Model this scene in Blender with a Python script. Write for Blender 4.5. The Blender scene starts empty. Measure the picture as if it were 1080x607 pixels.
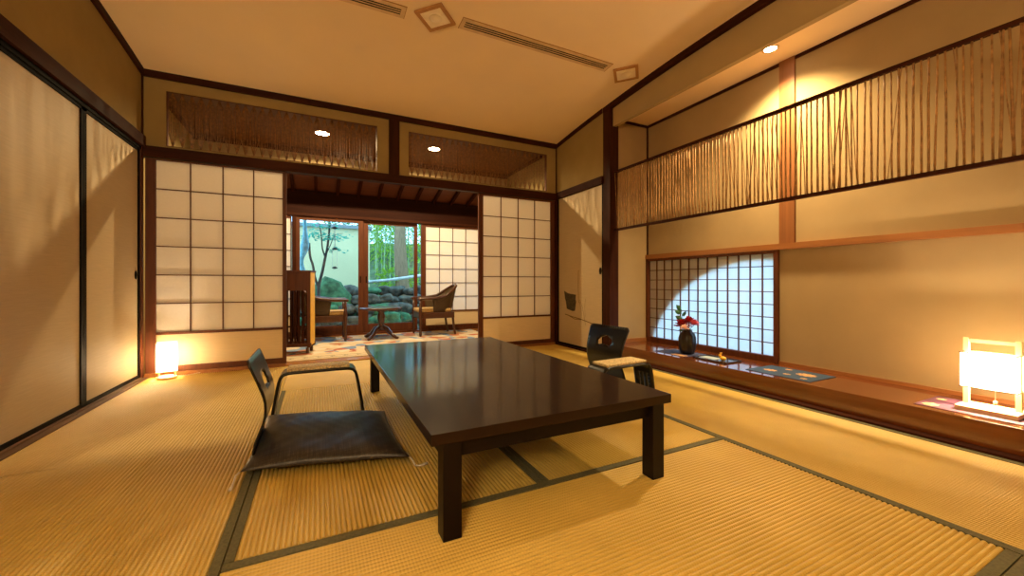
import bpy, bmesh, math, random
from mathutils import Vector, Matrix
from mathutils.geometry import delaunay_2d_cdt
R = random.Random(7)
PI = math.pi
SC = bpy.context.scene
COL = SC.collection

# ------------------------------------------------------------------ materials
def lin(c):
    return tuple((x/12.92 if x <= .04045 else ((x+.055)/1.055)**2.4) for x in c)
def newmat(name):
    m = bpy.data.materials.new(name); m.use_nodes = True
    nt = m.node_tree; b = nt.nodes['Principled BSDF']
    return m, nt, b
def coords(nt, scale=(1, 1, 1), rot=(0, 0, 0)):
    tc = nt.nodes.new('ShaderNodeTexCoord'); mp = nt.nodes.new('ShaderNodeMapping')
    mp.inputs['Scale'].default_value = scale; mp.inputs['Rotation'].default_value = rot
    nt.links.new(tc.outputs['Object'], mp.inputs['Vector'])
    return mp.outputs['Vector']
def ramp(nt, fac, stops):
    r = nt.nodes.new('ShaderNodeValToRGB'); e = r.color_ramp.elements
    while len(e) < len(stops): e.new(.5)
    for k, (p, c) in enumerate(stops):
        e[k].position = p; e[k].color = (c[0], c[1], c[2], 1)
    nt.links.new(fac, r.inputs['Fac'])
    return r.outputs['Color']
def noise(nt, vec, scale=5, detail=4, rough=.55):
    n = nt.nodes.new('ShaderNodeTexNoise')
    n.inputs['Scale'].default_value = scale; n.inputs['Detail'].default_value = detail
    n.inputs['Roughness'].default_value = rough
    nt.links.new(vec, n.inputs['Vector'])
    return n.outputs['Fac']
def bump(nt, b, h, strength=.3, dist=.002):
    n = nt.nodes.new('ShaderNodeBump'); n.inputs['Strength'].default_value = strength
    n.inputs['Distance'].default_value = dist
    nt.links.new(h, n.inputs['Height']); nt.links.new(n.outputs['Normal'], b.inputs['Normal'])
def plain(name, col, rough=.5, metal=0., coat=0., noise_amt=.12, nscale=12, spec=.5):
    m, nt, b = newmat(name)
    v = coords(nt)
    f = noise(nt, v, nscale)
    a = tuple(max(0, x*(1-noise_amt)) for x in col); c = tuple(min(1, x*(1+noise_amt)) for x in col)
    nt.links.new(ramp(nt, f, [(.3, a), (.7, c)]), b.inputs['Base Color'])
    b.inputs['Roughness'].default_value = rough; b.inputs['Metallic'].default_value = metal
    b.inputs['Coat Weight'].default_value = coat; b.inputs['Specular IOR Level'].default_value = spec
    return m
def wood(name, col, dark, rough=.4, axis='x', coat=0., stretch=14, scale=2.2, bmp=.12, spec=.5, crough=.1):
    m, nt, b = newmat(name)
    s = {'x': (1, stretch, stretch), 'y': (stretch, 1, stretch), 'z': (stretch, stretch, 1)}[axis]
    v = coords(nt, s)
    f = noise(nt, v, scale, 6, .6)
    nt.links.new(ramp(nt, f, [(.25, dark), (.5, tuple((p+q)/2 for p, q in zip(col, dark))), (.75, col)]), b.inputs['Base Color'])
    b.inputs['Roughness'].default_value = rough
    b.inputs['Coat Weight'].default_value = coat; b.inputs['Coat Roughness'].default_value = crough
    b.inputs['Specular IOR Level'].default_value = spec
    bump(nt, b, f, bmp, .001)
    return m
def plaster(name, col, var=.1, rough=.9, sc=3.):
    m, nt, b = newmat(name)
    v = coords(nt)
    f = noise(nt, v, sc, 5)
    nt.links.new(ramp(nt, f, [(.3, tuple(x*(1-var) for x in col)), (.7, tuple(min(1, x*(1+var)) for x in col))]), b.inputs['Base Color'])
    b.inputs['Roughness'].default_value = rough; b.inputs['Specular IOR Level'].default_value = .2
    bump(nt, b, noise(nt, v, 160, 3), .25, .001)
    return m
def paper_wall(name, col, axis='y', rough=.55):
    # washi with faint horizontal fibres
    m, nt, b = newmat(name)
    v = coords(nt, (6, 6, 130) if axis == 'y' else (6, 6, 90))
    f = noise(nt, v, 1.0, 6, .7)
    nt.links.new(ramp(nt, f, [(.3, tuple(x*.9 for x in col)), (.7, tuple(min(1, x*1.06) for x in col))]), b.inputs['Base Color'])
    b.inputs['Roughness'].default_value = rough
    bump(nt, b, f, .2, .0006)
    return m
def translucent_paper(name, col, trans=.45):
    m, nt, b = newmat(name)
    out = nt.nodes['Material Output']
    d = nt.nodes.new('ShaderNodeBsdfDiffuse'); t = nt.nodes.new('ShaderNodeBsdfTranslucent')
    mx = nt.nodes.new('ShaderNodeMixShader'); mx.inputs[0].default_value = trans
    v = coords(nt)
    f = noise(nt, v, 60, 4, .7)
    c = ramp(nt, f, [(.3, tuple(x*.96 for x in col)), (.7, col)])
    nt.links.new(c, d.inputs['Color']); nt.links.new(c, t.inputs['Color'])
    nt.links.new(d.outputs[0], mx.inputs[1]); nt.links.new(t.outputs[0], mx.inputs[2])
    nt.links.new(mx.outputs[0], out.inputs['Surface'])
    nt.nodes.remove(b)
    return m
def glass_mat(name):
    m, nt, b = newmat(name)
    out = nt.nodes['Material Output']
    t = nt.nodes.new('ShaderNodeBsdfTransparent'); t.inputs['Color'].default_value = (.93, .97, .95, 1)
    g = nt.nodes.new('ShaderNodeBsdfGlossy'); g.inputs['Roughness'].default_value = .02
    fr = nt.nodes.new('ShaderNodeFresnel'); fr.inputs['IOR'].default_value = 1.45
    mx = nt.nodes.new('ShaderNodeMixShader')
    nt.links.new(fr.outputs[0], mx.inputs[0]); nt.links.new(t.outputs[0], mx.inputs[1]); nt.links.new(g.outputs[0], mx.inputs[2])
    nt.links.new(mx.outputs[0], out.inputs['Surface']); nt.nodes.remove(b)
    return m
def emit(name, col, strength):
    m, nt, b = newmat(name)
    b.inputs['Base Color'].default_value = (.8, .75, .65, 1)
    b.inputs['Emission Color'].default_value = (*col, 1); b.inputs['Emission Strength'].default_value = strength
    return m

WARM = (1.0, .72, .36)
DW, DD = (.055, .014, .005), (.020, .005, .002)
M = {}
M['wood_x'] = wood('dark_cedar_x', DW, DD, .55, 'x', spec=.1)
M['wood_y'] = wood('dark_cedar_y', DW, DD, .6, 'y', spec=.08)
M['wood_z'] = wood('dark_cedar_z', DW, DD, .55, 'z', spec=.1)
M['beam_dark'] = wood('dark_fascia', (.03, .008, .004), (.016, .004, .0025), .6, 'x', spec=.08)
M['wood_red'] = wood('reddish_wood', (.13, .036, .011), (.06, .016, .006), .5, 'z', spec=.3)
M['wood_orange'] = wood('orange_cedar', (.33, .13, .032), (.21, .075, .018), .5, 'y')
M['wood_orange_z'] = wood('orange_cedar_z', (.27, .10, .027), (.17, .06, .016), .5, 'z')
M['black_lacquer'] = plain('black_lacquer', (.004, .0035, .0035), .3, 0, .25, spec=.3)
M['dark_frame'] = plain('black_fusuma_frame', (.006, .005, .004), .6, 0, 0, spec=.05)
M['track'] = wood('worn_floor_track', (.19, .11, .06), (.12, .065, .033), .5, 'y')
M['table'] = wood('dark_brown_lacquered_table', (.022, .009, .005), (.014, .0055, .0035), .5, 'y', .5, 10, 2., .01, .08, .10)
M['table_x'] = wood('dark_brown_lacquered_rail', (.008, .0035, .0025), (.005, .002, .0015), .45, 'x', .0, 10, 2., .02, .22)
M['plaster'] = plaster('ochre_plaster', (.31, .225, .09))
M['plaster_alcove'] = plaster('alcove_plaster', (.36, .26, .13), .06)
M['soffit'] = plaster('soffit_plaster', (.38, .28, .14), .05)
M['ceiling'] = plaster('ceiling_washi', (.90, .73, .48), .04, .85, 1.3)
M['fusuma'] = paper_wall('fusuma_paper', (.50, .40, .25))
M['koshi'] = paper_wall('lower_panel_paper', (.74, .6, .38))
M['shoji'] = translucent_paper('shoji_paper', (.96, .94, .92), .25)
M['shoji_b'] = translucent_paper('shoji_paper_window', (.86, .86, .86), .62)
M['glass'] = glass_mat('clear_glass')
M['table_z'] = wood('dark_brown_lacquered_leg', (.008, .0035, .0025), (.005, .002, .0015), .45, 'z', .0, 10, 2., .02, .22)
M['platform'] = wood('polished_red_wood', (.19, .052, .013), (.095, .025, .007), .12, 'y', .6, 10, 1.6, .03)
M['eaves_board'] = wood('reddish_eaves_board', (.17, .05, .018), (.10, .028, .01), .6, 'x')
M['dark_ceiling'] = wood('hiroen_ceiling_board', (.13, .058, .022), (.075, .03, .012), .55, 'x', spec=.3)
M['floor_wood'] = wood('veranda_floorboard', (.5, .23, .07), (.33, .14, .04), .25, 'x')
M['heri'] = plain('olive_heri_cloth', (.11, .10, .045), .85, nscale=120, noise_amt=.3)
M['reed'] = plain('brown_reed', (.20, .088, .022), .5, nscale=45, noise_amt=.6)
M['twig'] = plain('brown_twig', (.34, .18, .065), .65, nscale=25, noise_amt=.4)
M['brass'] = plain('brass_trim', (.7, .5, .25), .3, .8)
M['white_metal'] = plain('cream_metal', (.75, .6, .4), .5)
M['slot_dark'] = plain('vent_slot_dark', (.02, .013, .008), .7)
M['light_wood'] = wood('pale_lamp_wood', (.75, .55, .3), (.62, .43, .22), .45, 'z')
def weave_mat():
    m, nt, b = newmat('charcoal_woven_cushion')
    h = []
    for sc in ((1, 260, 60), (260, 1, 60)):
        h.append(noise(nt, coords(nt, sc), 1.0, 2))
    mx = nt.nodes.new('ShaderNodeMath'); mx.operation = 'MULTIPLY'
    nt.links.new(h[0], mx.inputs[0]); nt.links.new(h[1], mx.inputs[1])
    nt.links.new(ramp(nt, mx.outputs[0], [(.12, (.007, .006, .006)), (.3, (.03, .025, .022)), (.42, (.085, .066, .048))]), b.inputs['Base Color'])
    b.inputs['Roughness'].default_value = .42
    bump(nt, b, mx.outputs[0], .5, .0015)
    return m
M['cushion'] = weave_mat()
M['cord'] = plain('pale_cord', (.6, .55, .48), .7)
M['chair_wood'] = wood('chair_mahogany', (.08, .022, .009), (.035, .01, .005), .28, 'z', .4)
M['cane'] = plain('woven_cane', (.06, .034, .012), .55, nscale=140, noise_amt=.6)
M['chair_fabric'] = plain('ochre_seat_fabric', (.52, .34, .13), .8, nscale=60, noise_amt=.3)

def tatami_mat_material(along):
    m, nt, b = newmat('rush_tatami')
    v = coords(nt)
    big = noise(nt, v, 2.5, 4)
    fine = noise(nt, coords(nt, (1, 1, 1)), 240, 3, .7)
    mx = nt.nodes.new('ShaderNodeMath'); mx.operation = 'ADD'
    s = nt.nodes.new('ShaderNodeMath'); s.operation = 'MULTIPLY'; s.inputs[1].default_value = .5
    nt.links.new(fine, s.inputs[0]); nt.links.new(big, mx.inputs[0]); nt.links.new(s.outputs[0], mx.inputs[1])
    nt.links.new(ramp(nt, mx.outputs[0], [(.45, (.50, .335, .06)), (.75, (.58, .40, .085)), (1., (.66, .465, .115))]), b.inputs['Base Color'])
    b.inputs['Roughness'].default_value = .40
    b.inputs['Specular IOR Level'].default_value = .55
    wv = nt.nodes.new('ShaderNodeTexWave'); wv.bands_direction = along.upper(); wv.inputs['Scale'].default_value = 32
    wv.inputs['Distortion'].default_value = .6; wv.inputs['Detail'].default_value = 1
    nt.links.new(coords(nt), wv.inputs['Vector'])
    ad = nt.nodes.new('ShaderNodeMath'); ad.operation = 'MULTIPLY_ADD'; ad.inputs[1].default_value = .5
    nt.links.new(fine, ad.inputs[0]); nt.links.new(wv.outputs['Fac'], ad.inputs[2])
    bump(nt, b, ad.outputs[0], .5, .0011)
    return m
M['tatami_x'] = tatami_mat_material('x'); M['tatami_y'] = tatami_mat_material('y')

# ------------------------------------------------------------------ mesh helpers
def link(name, bm, mat, parent=None, smooth=False, mats=None):
    me = bpy.data.meshes.new(name); bm.normal_update(); bm.to_mesh(me); bm.free()
    for mm in (mats or [mat]): me.materials.append(mm)
    if smooth: me.polygons.foreach_set('use_smooth', [True]*len(me.polygons))
    o = bpy.data.objects.new(name, me); COL.objects.link(o)
    if parent: o.parent = parent
    return o
def box(bm, x0, x1, y0, y1, z0, z1, bev=0., mi=0):
    r = bmesh.ops.create_cube(bm, size=1)
    for v in r['verts']:
        v.co = Vector(((x0+x1)/2+v.co.x*(x1-x0), (y0+y1)/2+v.co.y*(y1-y0), (z0+z1)/2+v.co.z*(z1-z0)))
    fs = {f for v in r['verts'] for f in v.link_faces}
    if mi:
        for f in fs: f.material_index = mi
    if bev:
        es = list({e for f in fs for e in f.edges})
        bmesh.ops.bevel(bm, geom=es, offset=bev, segments=2, profile=.7, affect='EDGES')
def tube(bm, pts, rad, seg=8, caps=True):
    pts = [Vector(p) for p in pts]
    rs = rad if isinstance(rad, (list, tuple)) else [rad]*len(pts)
    rings = []
    up = None
    for i, p in enumerate(pts):
        a = pts[max(0, i-1)]; c = pts[min(len(pts)-1, i+1)]
        d = (c-a).normalized()
        if up is None:
            up = Vector((1, 0, 0)) if abs(d.x) < .8 else Vector((0, 1, 0))
        u = (up - d*up.dot(d)).normalized(); w = d.cross(u); up = u
        rings.append([bm.verts.new(p + (u*math.cos(2*PI*k/seg)+w*math.sin(2*PI*k/seg))*rs[i]) for k in range(seg)])
    for a, b2 in zip(rings, rings[1:]):
        for k in range(seg):
            bm.faces.new((a[k], a[(k+1) % seg], b2[(k+1) % seg], b2[k]))
    if caps:
        bm.faces.new(rings[0][::-1]); bm.faces.new(rings[-1])
def lathe(bm, prof, seg=24, c=(0, 0, 0), flute=0, fa=0.):
    rings = []
    for r, z in prof:
        ring = []
        for k in range(seg):
            a = 2*PI*k/seg
            rr = r*(1 - fa*(abs(math.sin(a*flute/2))) if flute else 1)
            ring.append(bm.verts.new((c[0]+rr*math.cos(a), c[1]+rr*math.sin(a), c[2]+z)))
        rings.append(ring)
    for a, b2 in zip(rings, rings[1:]):
        for k in range(seg):
            bm.faces.new((a[k], a[(k+1) % seg], b2[(k+1) % seg], b2[k]))
    bm.faces.new(rings[0][::-1]); bm.faces.new(rings[-1])
def slab(bm, pts_fn, poly_outer, holes, step):
    """triangulated sheet with holes in (u,v) mapped to 3D by pts_fn"""
    us = [p[0] for p in poly_outer]; vs = [p[1] for p in poly_outer]
    def inside(poly, x, y):
        c = False; n = len(poly)
        for i in range(n):
            x1, y1 = poly[i]; x2, y2 = poly[(i+1) % n]
            if (y1 > y) != (y2 > y) and x < (x2-x1)*(y-y1)/(y2-y1)+x1: c = not c
        return c
    def dens(poly):
        o = []
        for i in range(len(poly)):
            a, b2 = poly[i], poly[(i+1) % len(poly)]
            n = max(1, int(math.hypot(a[0]-b2[0], a[1]-b2[1])/step))
            for k in range(n): o.append((a[0]+(b2[0]-a[0])*k/n, a[1]+(b2[1]-a[1])*k/n))
        return o
    pts = []; edges = []
    for poly in [poly_outer]+holes:
        d = dens(poly); b0 = len(pts); pts += d
        edges += [(b0+i, b0+(i+1) % len(d)) for i in range(len(d))]
    u = min(us)+step*.5
    while u < max(us):
        v = min(vs)+step*.5
        while v < max(vs):
            if inside(poly_outer, u, v) and not any(inside(h, u, v) for h in holes): pts.append((u, v))
            v += step
        u += step
    vo, eo, fo, *_ = delaunay_2d_cdt([Vector(p) for p in pts], edges, [], 0, 1e-6)
    vv = [bm.verts.new(pts_fn(p[0], p[1])) for p in vo]
    for f in fo:
        cx = sum(vo[i][0] for i in f)/len(f); cy = sum(vo[i][1] for i in f)/len(f)
        if inside(poly_outer, cx, cy) and not any(inside(h, cx, cy) for h in holes):
            bm.faces.new([vv[i] for i in f])
    bmesh.ops.delete(bm, geom=[v for v in bm.verts if not v.link_faces], context='VERTS')
def solid(o, t, offset=0):
    md = o.modifiers.new('thickness', 'SOLIDIFY'); md.thickness = t; md.offset = offset
def tag(o, label, cat, group=None, kind=None):
    if label: o['label'] = label
    if cat: o['category'] = cat
    if group: o['group'] = group
    if kind: o['kind'] = kind
    return o
def thing(name, label, cat, loc=(0, 0, 0), rz=0., group=None):
    o = bpy.data.objects.new(name, None); COL.objects.link(o)
    o.location = loc; o.rotation_euler = (0, 0, rz); o.empty_display_size = .05
    return tag(o, label, cat, group)
def struct(name, bm, mat, label=None, cat=None, parent=None, smooth=False):
    o = link(name, bm, mat, parent, smooth)
    if not parent: o['kind'] = 'structure'
    if label: o['label'] = label
    if cat: o['category'] = cat
    return o
def sroot(name, label, cat, loc=(0, 0, 0)):
    o = thing(name, label, cat, loc); o['kind'] = 'structure'
    return o
def B(*a, **k):
    bm = bmesh.new()
    for x in a: box(bm, *x, **k)
    return bm

XL, XR, YB = -1.34, 2.79, 4.36
YN = -1.7                       # rear wall of the room, behind the viewer
def ceil_z(y):                  # the ceiling rises gently away from the back wall
    t = max(0., min(1., (YB - y)/2.9))
    return 2.60 + .195*(1-(1-t)**2)

# ------------------------------------------------------------------ shell
struct('floor', B((XL-.1, 3.6, YN-.1, YB+.05, -.1, -.008)), M['wood_y'], 'dark timber subfloor under the tatami mats', 'floor')
bm = bmesh.new()
ys = [YN, 0, 1.2] + [1.5+i*.2 for i in range(15)] + [YB]
prev = None
for y in ys:
    row = [bm.verts.new((x, y, ceil_z(y)+dz)) for dz in (0, .05) for x in (XL-.05, 2.86)]
    if prev:
        bm.faces.new((prev[0], prev[1], row[1], row[0])); bm.faces.new((prev[2], row[2], row[3], prev[3]))
    prev = row
bmesh.ops.recalc_face_normals(bm, faces=bm.faces)
struct('ceiling', bm, M['ceiling'], 'pale golden plaster ceiling curving down to the back wall', 'ceiling', smooth=True)
struct('wall_left', B((XL-.14, XL-.04, YN, YB+.0, 0, 1.93), (XL-.14, XL, YN, YB, 1.93, 2.9)), M['plaster'], 'dark ochre plaster wall above the sliding doors on the left', 'wall')
struct('wall_rear', B((XL, 3.6, YN-.1, YN, 0, 2.9)), M['plaster'], 'ochre plaster wall behind the viewer', 'wall')
# back wall with two transom openings
RA = [(-1.181, .558), (.884, 2.648)]; RZ = (1.98, 2.455)
struct('wall_back', B((XL, RA[0][0], YB, YB+.06, 1.955, 2.66), (RA[0][1], RA[1][0], YB, YB+.06, 1.955, 2.66), (RA[1][1], XR+.05, YB, YB+.06, 1.955, 2.66),
       (RA[0][0], RA[0][1], YB, YB+.06, 1.955, RZ[0]), (RA[1][0], RA[1][1], YB, YB+.06, 1.955, RZ[0]),
       (RA[0][0], RA[0][1], YB, YB+.06, RZ[1], 2.66), (RA[1][0], RA[1][1], YB, YB+.06, RZ[1], 2.66)), M['plaster'],
       'ochre plaster wall holding two reed transoms above the paper screens', 'wall')
struct('wall_right', B((XR, XR+.11, 3.42, YB, 1.965, 2.9), (XR+.045, XR+.11, 3.42, YB, 0, 1.965)), M['plaster'], 'ochre plaster wall above the painted sliding door', 'wall')
# ceiling trims
bm = bmesh.new()
def trim_strip(bm, x0, x1, ya, yb, h=.05):
    n = 16; prev = None
    for i in range(n+1):
        y = ya+(yb-ya)*i/n; z = ceil_z(y)
        r = [bm.verts.new((x0, y, z-h)), bm.verts.new((x1, y, z-h)), bm.verts.new((x1, y, z+.004)), bm.verts.new((x0, y, z+.004))]
        if prev:
            for k in range(4): bm.faces.new((prev[k], prev[(k+1) % 4], r[(k+1) % 4], r[k]))
        prev = r
    bmesh.ops.recalc_face_normals(bm, faces=bm.faces)
trim_strip(bm, XL, XL+.022, YN, YB)
struct('trim_1', bm, M['wood_y'], 'dark cornice strip along the top of the left wall', 'trim')
bm = bmesh.new(); trim_strip(bm, XR-.01, XR+.012, 3.42, YB); trim_strip(bm, XR-.005, XR+.04, YN, 3.42)
struct('trim_2', bm, M['wood_y'], 'dark cornice strip running above the alcove side', 'trim')
struct('trim_3', B((XL, XR, YB-.022, YB, 2.545, 2.605)), M['wood_x'], 'dark cornice strip along the top of the back wall', 'trim')
struct('trim_4', B((.674, .783, YB-.02, YB+.06, 1.955, 2.56)), M['wood_z'], 'dark post between the two reed transoms', 'post')
struct('trim_5', B((XL, XR, YB-.03, YB+.055, 1.868, 1.957)), M['wood_x'], 'dark lintel beam over the back paper screens', 'beam')
bm = B((XL-.04, XL+.035, YN, YB-.03, 1.94, 2.03))
struct('trim_6', bm, M['wood_y'], 'reddish dark beam above the left sliding doors', 'beam')
struct('trim_7', B((XL-.04, XL+.012, YN, YB-.045, 1.912, 1.94)), M['dark_frame'], 'black grooved head track over the left sliding doors', 'track')
struct('trim_8', B((XR-.02, XR+.05, 3.42, YB-.03, 1.885, 1.965)), M['wood_y'], 'dark lintel above the painted sliding door', 'beam')
struct('trim_9', B((XL-.04, XL+.012, YB-.05, YB, 0, 1.94)), M['wood_red'], 'red-brown corner post beside the floor lamp', 'post')
struct('trim_10', B((XR-.03, XR+.0, YB-.03, YB, 0, 1.88)), M['wood_z'], 'dark corner post between back screen and painted door', 'post')
struct('trim_11', B((XL, XL+.012, YB-.012, YB, 1.957, 2.55)), M['wood_z'], 'thin dark corner strip in upper left corner', 'trim')
struct('trim_12', B((XR-.012, XR, YB-.012, YB, 1.957, 2.55)), M['wood_z'], 'thin dark corner strip above the right back corner', 'trim')
struct('trim_13', B((XR, XR+.115, 3.305, 3.42, 0, 2.9)), M['wood_z'], 'tall dark square post at the corner of the alcove', 'post')
struct('trim_14', B((XL-.04, XL+.055, YN, YB-.03, -.004, .002), (XL-.04, XL+.02, YN, YB-.05, .003, .012)), M['track'], 'dark wooden floor track along the left sliding doors', 'track')
struct('trim_15', B((XL+.02, -.28, YB-.02, YB+.1, -.004, .03), (1.70, XR-.02, YB-.02, YB+.1, -.004, .03)), M['wood_orange'], 'wooden sill under the back paper screens', 'sill')
struct('trim_16', B((-.28, 1.70, YB-.02, YB+.12, -.004, .012)), M['floor_wood'], 'honey coloured wooden threshold to the veranda room', 'threshold')
struct('trim_17', B((XR-.02, XR+.045, 3.42, YB-.03, -.004, .02)), M['wood_y'], 'dark floor track under the painted sliding door', 'track')

# ------------------------------------------------------------------ alcove
XA = 3.40
WY0, WY1, WZ0, WZ1 = 1.93, 3.375, .145, 1.075
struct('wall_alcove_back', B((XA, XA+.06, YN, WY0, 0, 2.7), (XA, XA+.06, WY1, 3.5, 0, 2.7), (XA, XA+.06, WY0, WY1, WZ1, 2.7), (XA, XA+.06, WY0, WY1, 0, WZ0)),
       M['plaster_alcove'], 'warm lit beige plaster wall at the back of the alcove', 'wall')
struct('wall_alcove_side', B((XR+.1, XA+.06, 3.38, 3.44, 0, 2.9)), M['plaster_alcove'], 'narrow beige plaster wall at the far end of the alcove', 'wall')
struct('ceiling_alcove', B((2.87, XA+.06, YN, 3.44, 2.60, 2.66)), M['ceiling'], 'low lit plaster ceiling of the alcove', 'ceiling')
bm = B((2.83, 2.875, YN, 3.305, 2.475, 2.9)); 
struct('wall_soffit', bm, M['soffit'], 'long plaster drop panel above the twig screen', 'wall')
bm = B((2.87, XA, YN, 3.38, 0, .135), bev=.004)
struct('trim_18', bm, M['platform'], 'long polished red-brown wooden alcove platform', 'platform')
struct('trim_19', B((XA-.012, XA, YN, 1.93, .135, .158), (XR+.12, XA-.0, 3.368, 3.38, .135, .175)), M['wood_orange'], 'low wooden skirting strip on the alcove platform', 'skirting')
struct('trim_20', B((XA-.035, XA, YN, 3.38, 1.07, 1.118)), M['wood_orange'], 'orange wooden rail across the alcove wall', 'rail')
struct('trim_21', B((XA-.02, XA+.0, 1.81, 1.925, 1.118, 2.6)), M['wood_orange_z'], 'orange wooden post on the alcove wall above the rail', 'post')
struct('trim_22', B((XA-.012, XA, YN, 3.38, 2.575, 2.6), (XR+.1, XA, 3.368, 3.38, 2.575, 2.6), (XA-.014, XA, 3.366, 3.38, 1.12, 2.6)), M['wood_y'], 'thin dark edging around the top of the alcove', 'trim')
struct('trim_23', B((2.80, 2.87, YN, 3.305, -.004, .012)), M['wood_y'], 'dark border strip at the foot of the alcove platform', 'trim')

# lattice helper: bars in the plane (a, z); ax 'y' -> plane of constant y running along x
def lattice(bm, ax, c, d, a0, a1, z0, z1, na, nz, w=.008, wv=None):
    wv = wv or w
    for i in range(1, na):
        a = a0+(a1-a0)*i/na
        if ax == 'y': box(bm, a-wv/2, a+wv/2, c, c+d, z0, z1)
        else: box(bm, c, c+d, a-wv/2, a+wv/2, z0, z1)
    for j in range(1, nz):
        z = z0+(z1-z0)*j/nz
        if ax == 'y': box(bm, a0, a1, c+.0007, c+d-.0007, z-w/2, z+w/2)
        else: box(bm, c+.0007, c+d-.0007, a0, a1, z-w/2, z+w/2)
# alcove window: frame, lattice, paper
t = sroot('window_1', 'low wide lattice paper window in the alcove, lit blue in a half-moon arc', 'window', (XA, (WY0+WY1)/2, WZ0))
o = link('window_frame', B((XA-.03, XA+.02, WY0, WY0+.035, WZ0-.005, WZ1), (XA-.03, XA+.02, WY1-.03, WY1, WZ0-.005, WZ1),
     (XA-.028, XA+.018, WY0+.034, WY1-.029, WZ1-.03, WZ1-.001), (XA-.028, XA+.018, WY0+.034, WY1-.029, WZ0-.009, WZ0+.045)), M['wood_red'], t)
bm = bmesh.new()
lattice(bm, 'x', XA-.006, .012, WY0+.035, WY1-.03, WZ0+.045, WZ1-.03, 13, 8, .007, .009)
lt = link('lattice', bm, M['wood_red'], t)
pp = link('paper', B((XA+.008, XA+.009, WY0+.03, WY1-.025, WZ0+.04, WZ1-.025)), M['shoji_b'], t)
for o in t.children: o.matrix_parent_inverse = Matrix.Translation(-t.location)
# exterior wall board with the round opening just behind the paper
bm = bmesh.new()
circ = []
for k in range(73):
    a = math.radians(20)+math.radians(140)*k/72
    circ.append((2.1+1.3*math.cos(a), -.3+1.3*math.sin(a)))
outer = [(1.2, -.1), (4.0, -.1), (4.0, 2.0), (1.2, 2.0)]
hole = [p for p in circ if p[1] > .02]
slab(bm, lambda u, v: (XA+.032, u, v), outer, [hole], .25)
o = link('wall_outside', bm, M['plaster'], None)
o['kind'] = 'structure'; o['label'] = 'outer wall board with a round opening behind the alcove window'; o['category'] = 'wall'
solid(o, .008)

# twig screen over the alcove
t = thing('twig_screen', 'long horizontal screen of thin vertical twigs hung across the alcove', 'screen', (2.86, 1., 1.355))
def loc(bm, off):
    bmesh.ops.translate(bm, verts=bm.verts, vec=Vector(off)); return bm
SO = (-2.86, -1., -1.355)
link('rail', loc(B((2.845, 2.872, YN+.02, 3.305, 1.975, 1.997)), SO), M['wood_y'], t)
link('rail', loc(B((2.845, 2.872, YN+.02, 3.305, 1.355, 1.378)), SO), M['wood_y'], t)
bm = bmesh.new()
y = YN+.05
while y < 3.29:
    r = R.uniform(.0040, .0058)
    l1, l2 = R.gauss(0, .003), R.gauss(0, .003)
    pts = []
    for k in range(6):
        f = k/5
        pts.append((2.859+R.uniform(-.002, .002), y+l1*(1-f)+l2*f+R.uniform(-.0009, .0009), 1.372+f*.61))
    tube(bm, pts, [r*(1.1-.2*k/5) for k in range(6)], 6)
    if R.random() < .4:
        s_ = R.choice((-1, 1))*R.uniform(.012, .03); r = R.uniform(.0018, .0030)
        tube(bm, [(2.851+R.uniform(-.001, .001), y+.015+s_*(k/2-1)+R.uniform(-.002, .002), 1.372+.1525*k) for k in range(5)], r, 5)
    y += R.uniform(.028, .034)
link('twigs', loc(bm, SO), M['twig'], t, smooth=True)
# downlight in the alcove ceiling
def downlight(x, y, z, label, power, ang=150, size=.03, blend=.6, r=.042):
    t = thing('downlight', label, 'ceiling light', (x, y, z), group=None)
    bm = bmesh.new()
    lathe(bm, [(r+.012, 0), (r+.012, -.004), (r, -.006), (r, 0)], 32)
    link('trim_ring', bm, M['brass'], t, True)
    bm = bmesh.new(); lathe(bm, [(r-.001, -.001), (r-.001, -.004), (.01, -.0045)], 32)
    link('lens', bm, M['lens'], t)
    L = bpy.data.lights.new('downlight_lamp', 'SPOT'); L.energy = power; L.color = WARM; L.spot_size = math.radians(ang)
    L.spot_blend = blend; L.shadow_soft_size = size
    lo = bpy.data.objects.new('downlight_lamp', L); COL.objects.link(lo); lo.location = (x, y, z-.02)
    return t
M['lens'] = emit('lit_lens', (1., .8, .5), 30)
downlight(3.12, 1.84, 2.60, 'lit round downlight in the alcove ceiling above the wooden post', 185, 130, .05, 1.)
#downlight(3.12, -.35, 2.60, 'round downlight in the alcove ceiling nearer the viewer', 25, 120)

# ------------------------------------------------------------------ sliding doors left
def fusuma(n, y0, y1, label, handle_y=None):
    t = sroot('door_%d' % n, label, 'sliding door', (XL, (y0+y1)/2, .012))
    O = (-XL, -(y0+y1)/2, -.012)
    link('door_panel', loc(B((XL-.03, XL-.004, y0+.03, y1-.03, .03, 1.895)), O), M['fusuma'], t)
    link('door_frame', loc(B((XL-.034, XL+.004, y0, y0+.032, .012, 1.915), (XL-.034, XL+.004, y1-.032, y1, .012, 1.915),
        (XL-.034, XL+.004, y0, y1, .012, .036), (XL-.034, XL+.004, y0, y1, 1.892, 1.915)), O), M['dark_frame'], t)
    if handle_y:
        bm = bmesh.new(); lathe(bm, [(.017, 0), (.02, .005), (.014, .006), (.012, .002)], 20)
        bmesh.ops.scale(bm, verts=bm.verts, vec=(1.8, 1, 1))
        bmesh.ops.rotate(bm, verts=bm.verts, matrix=Matrix.Rotation(PI/2, 3, 'Y'))
        bmesh.ops.translate(bm, verts=bm.verts, vec=Vector((XL-.004, handle_y, .862))+Vector(O))
        h = link('door_handle', bm, M['dark_frame'], t, True)
fusuma(1, 3.44, 4.315, 'far left paper sliding door beside the lit floor lamp', 4.245)
fusuma(2, 2.54, 3.438, 'nearer left paper sliding door before the black stile')
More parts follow.
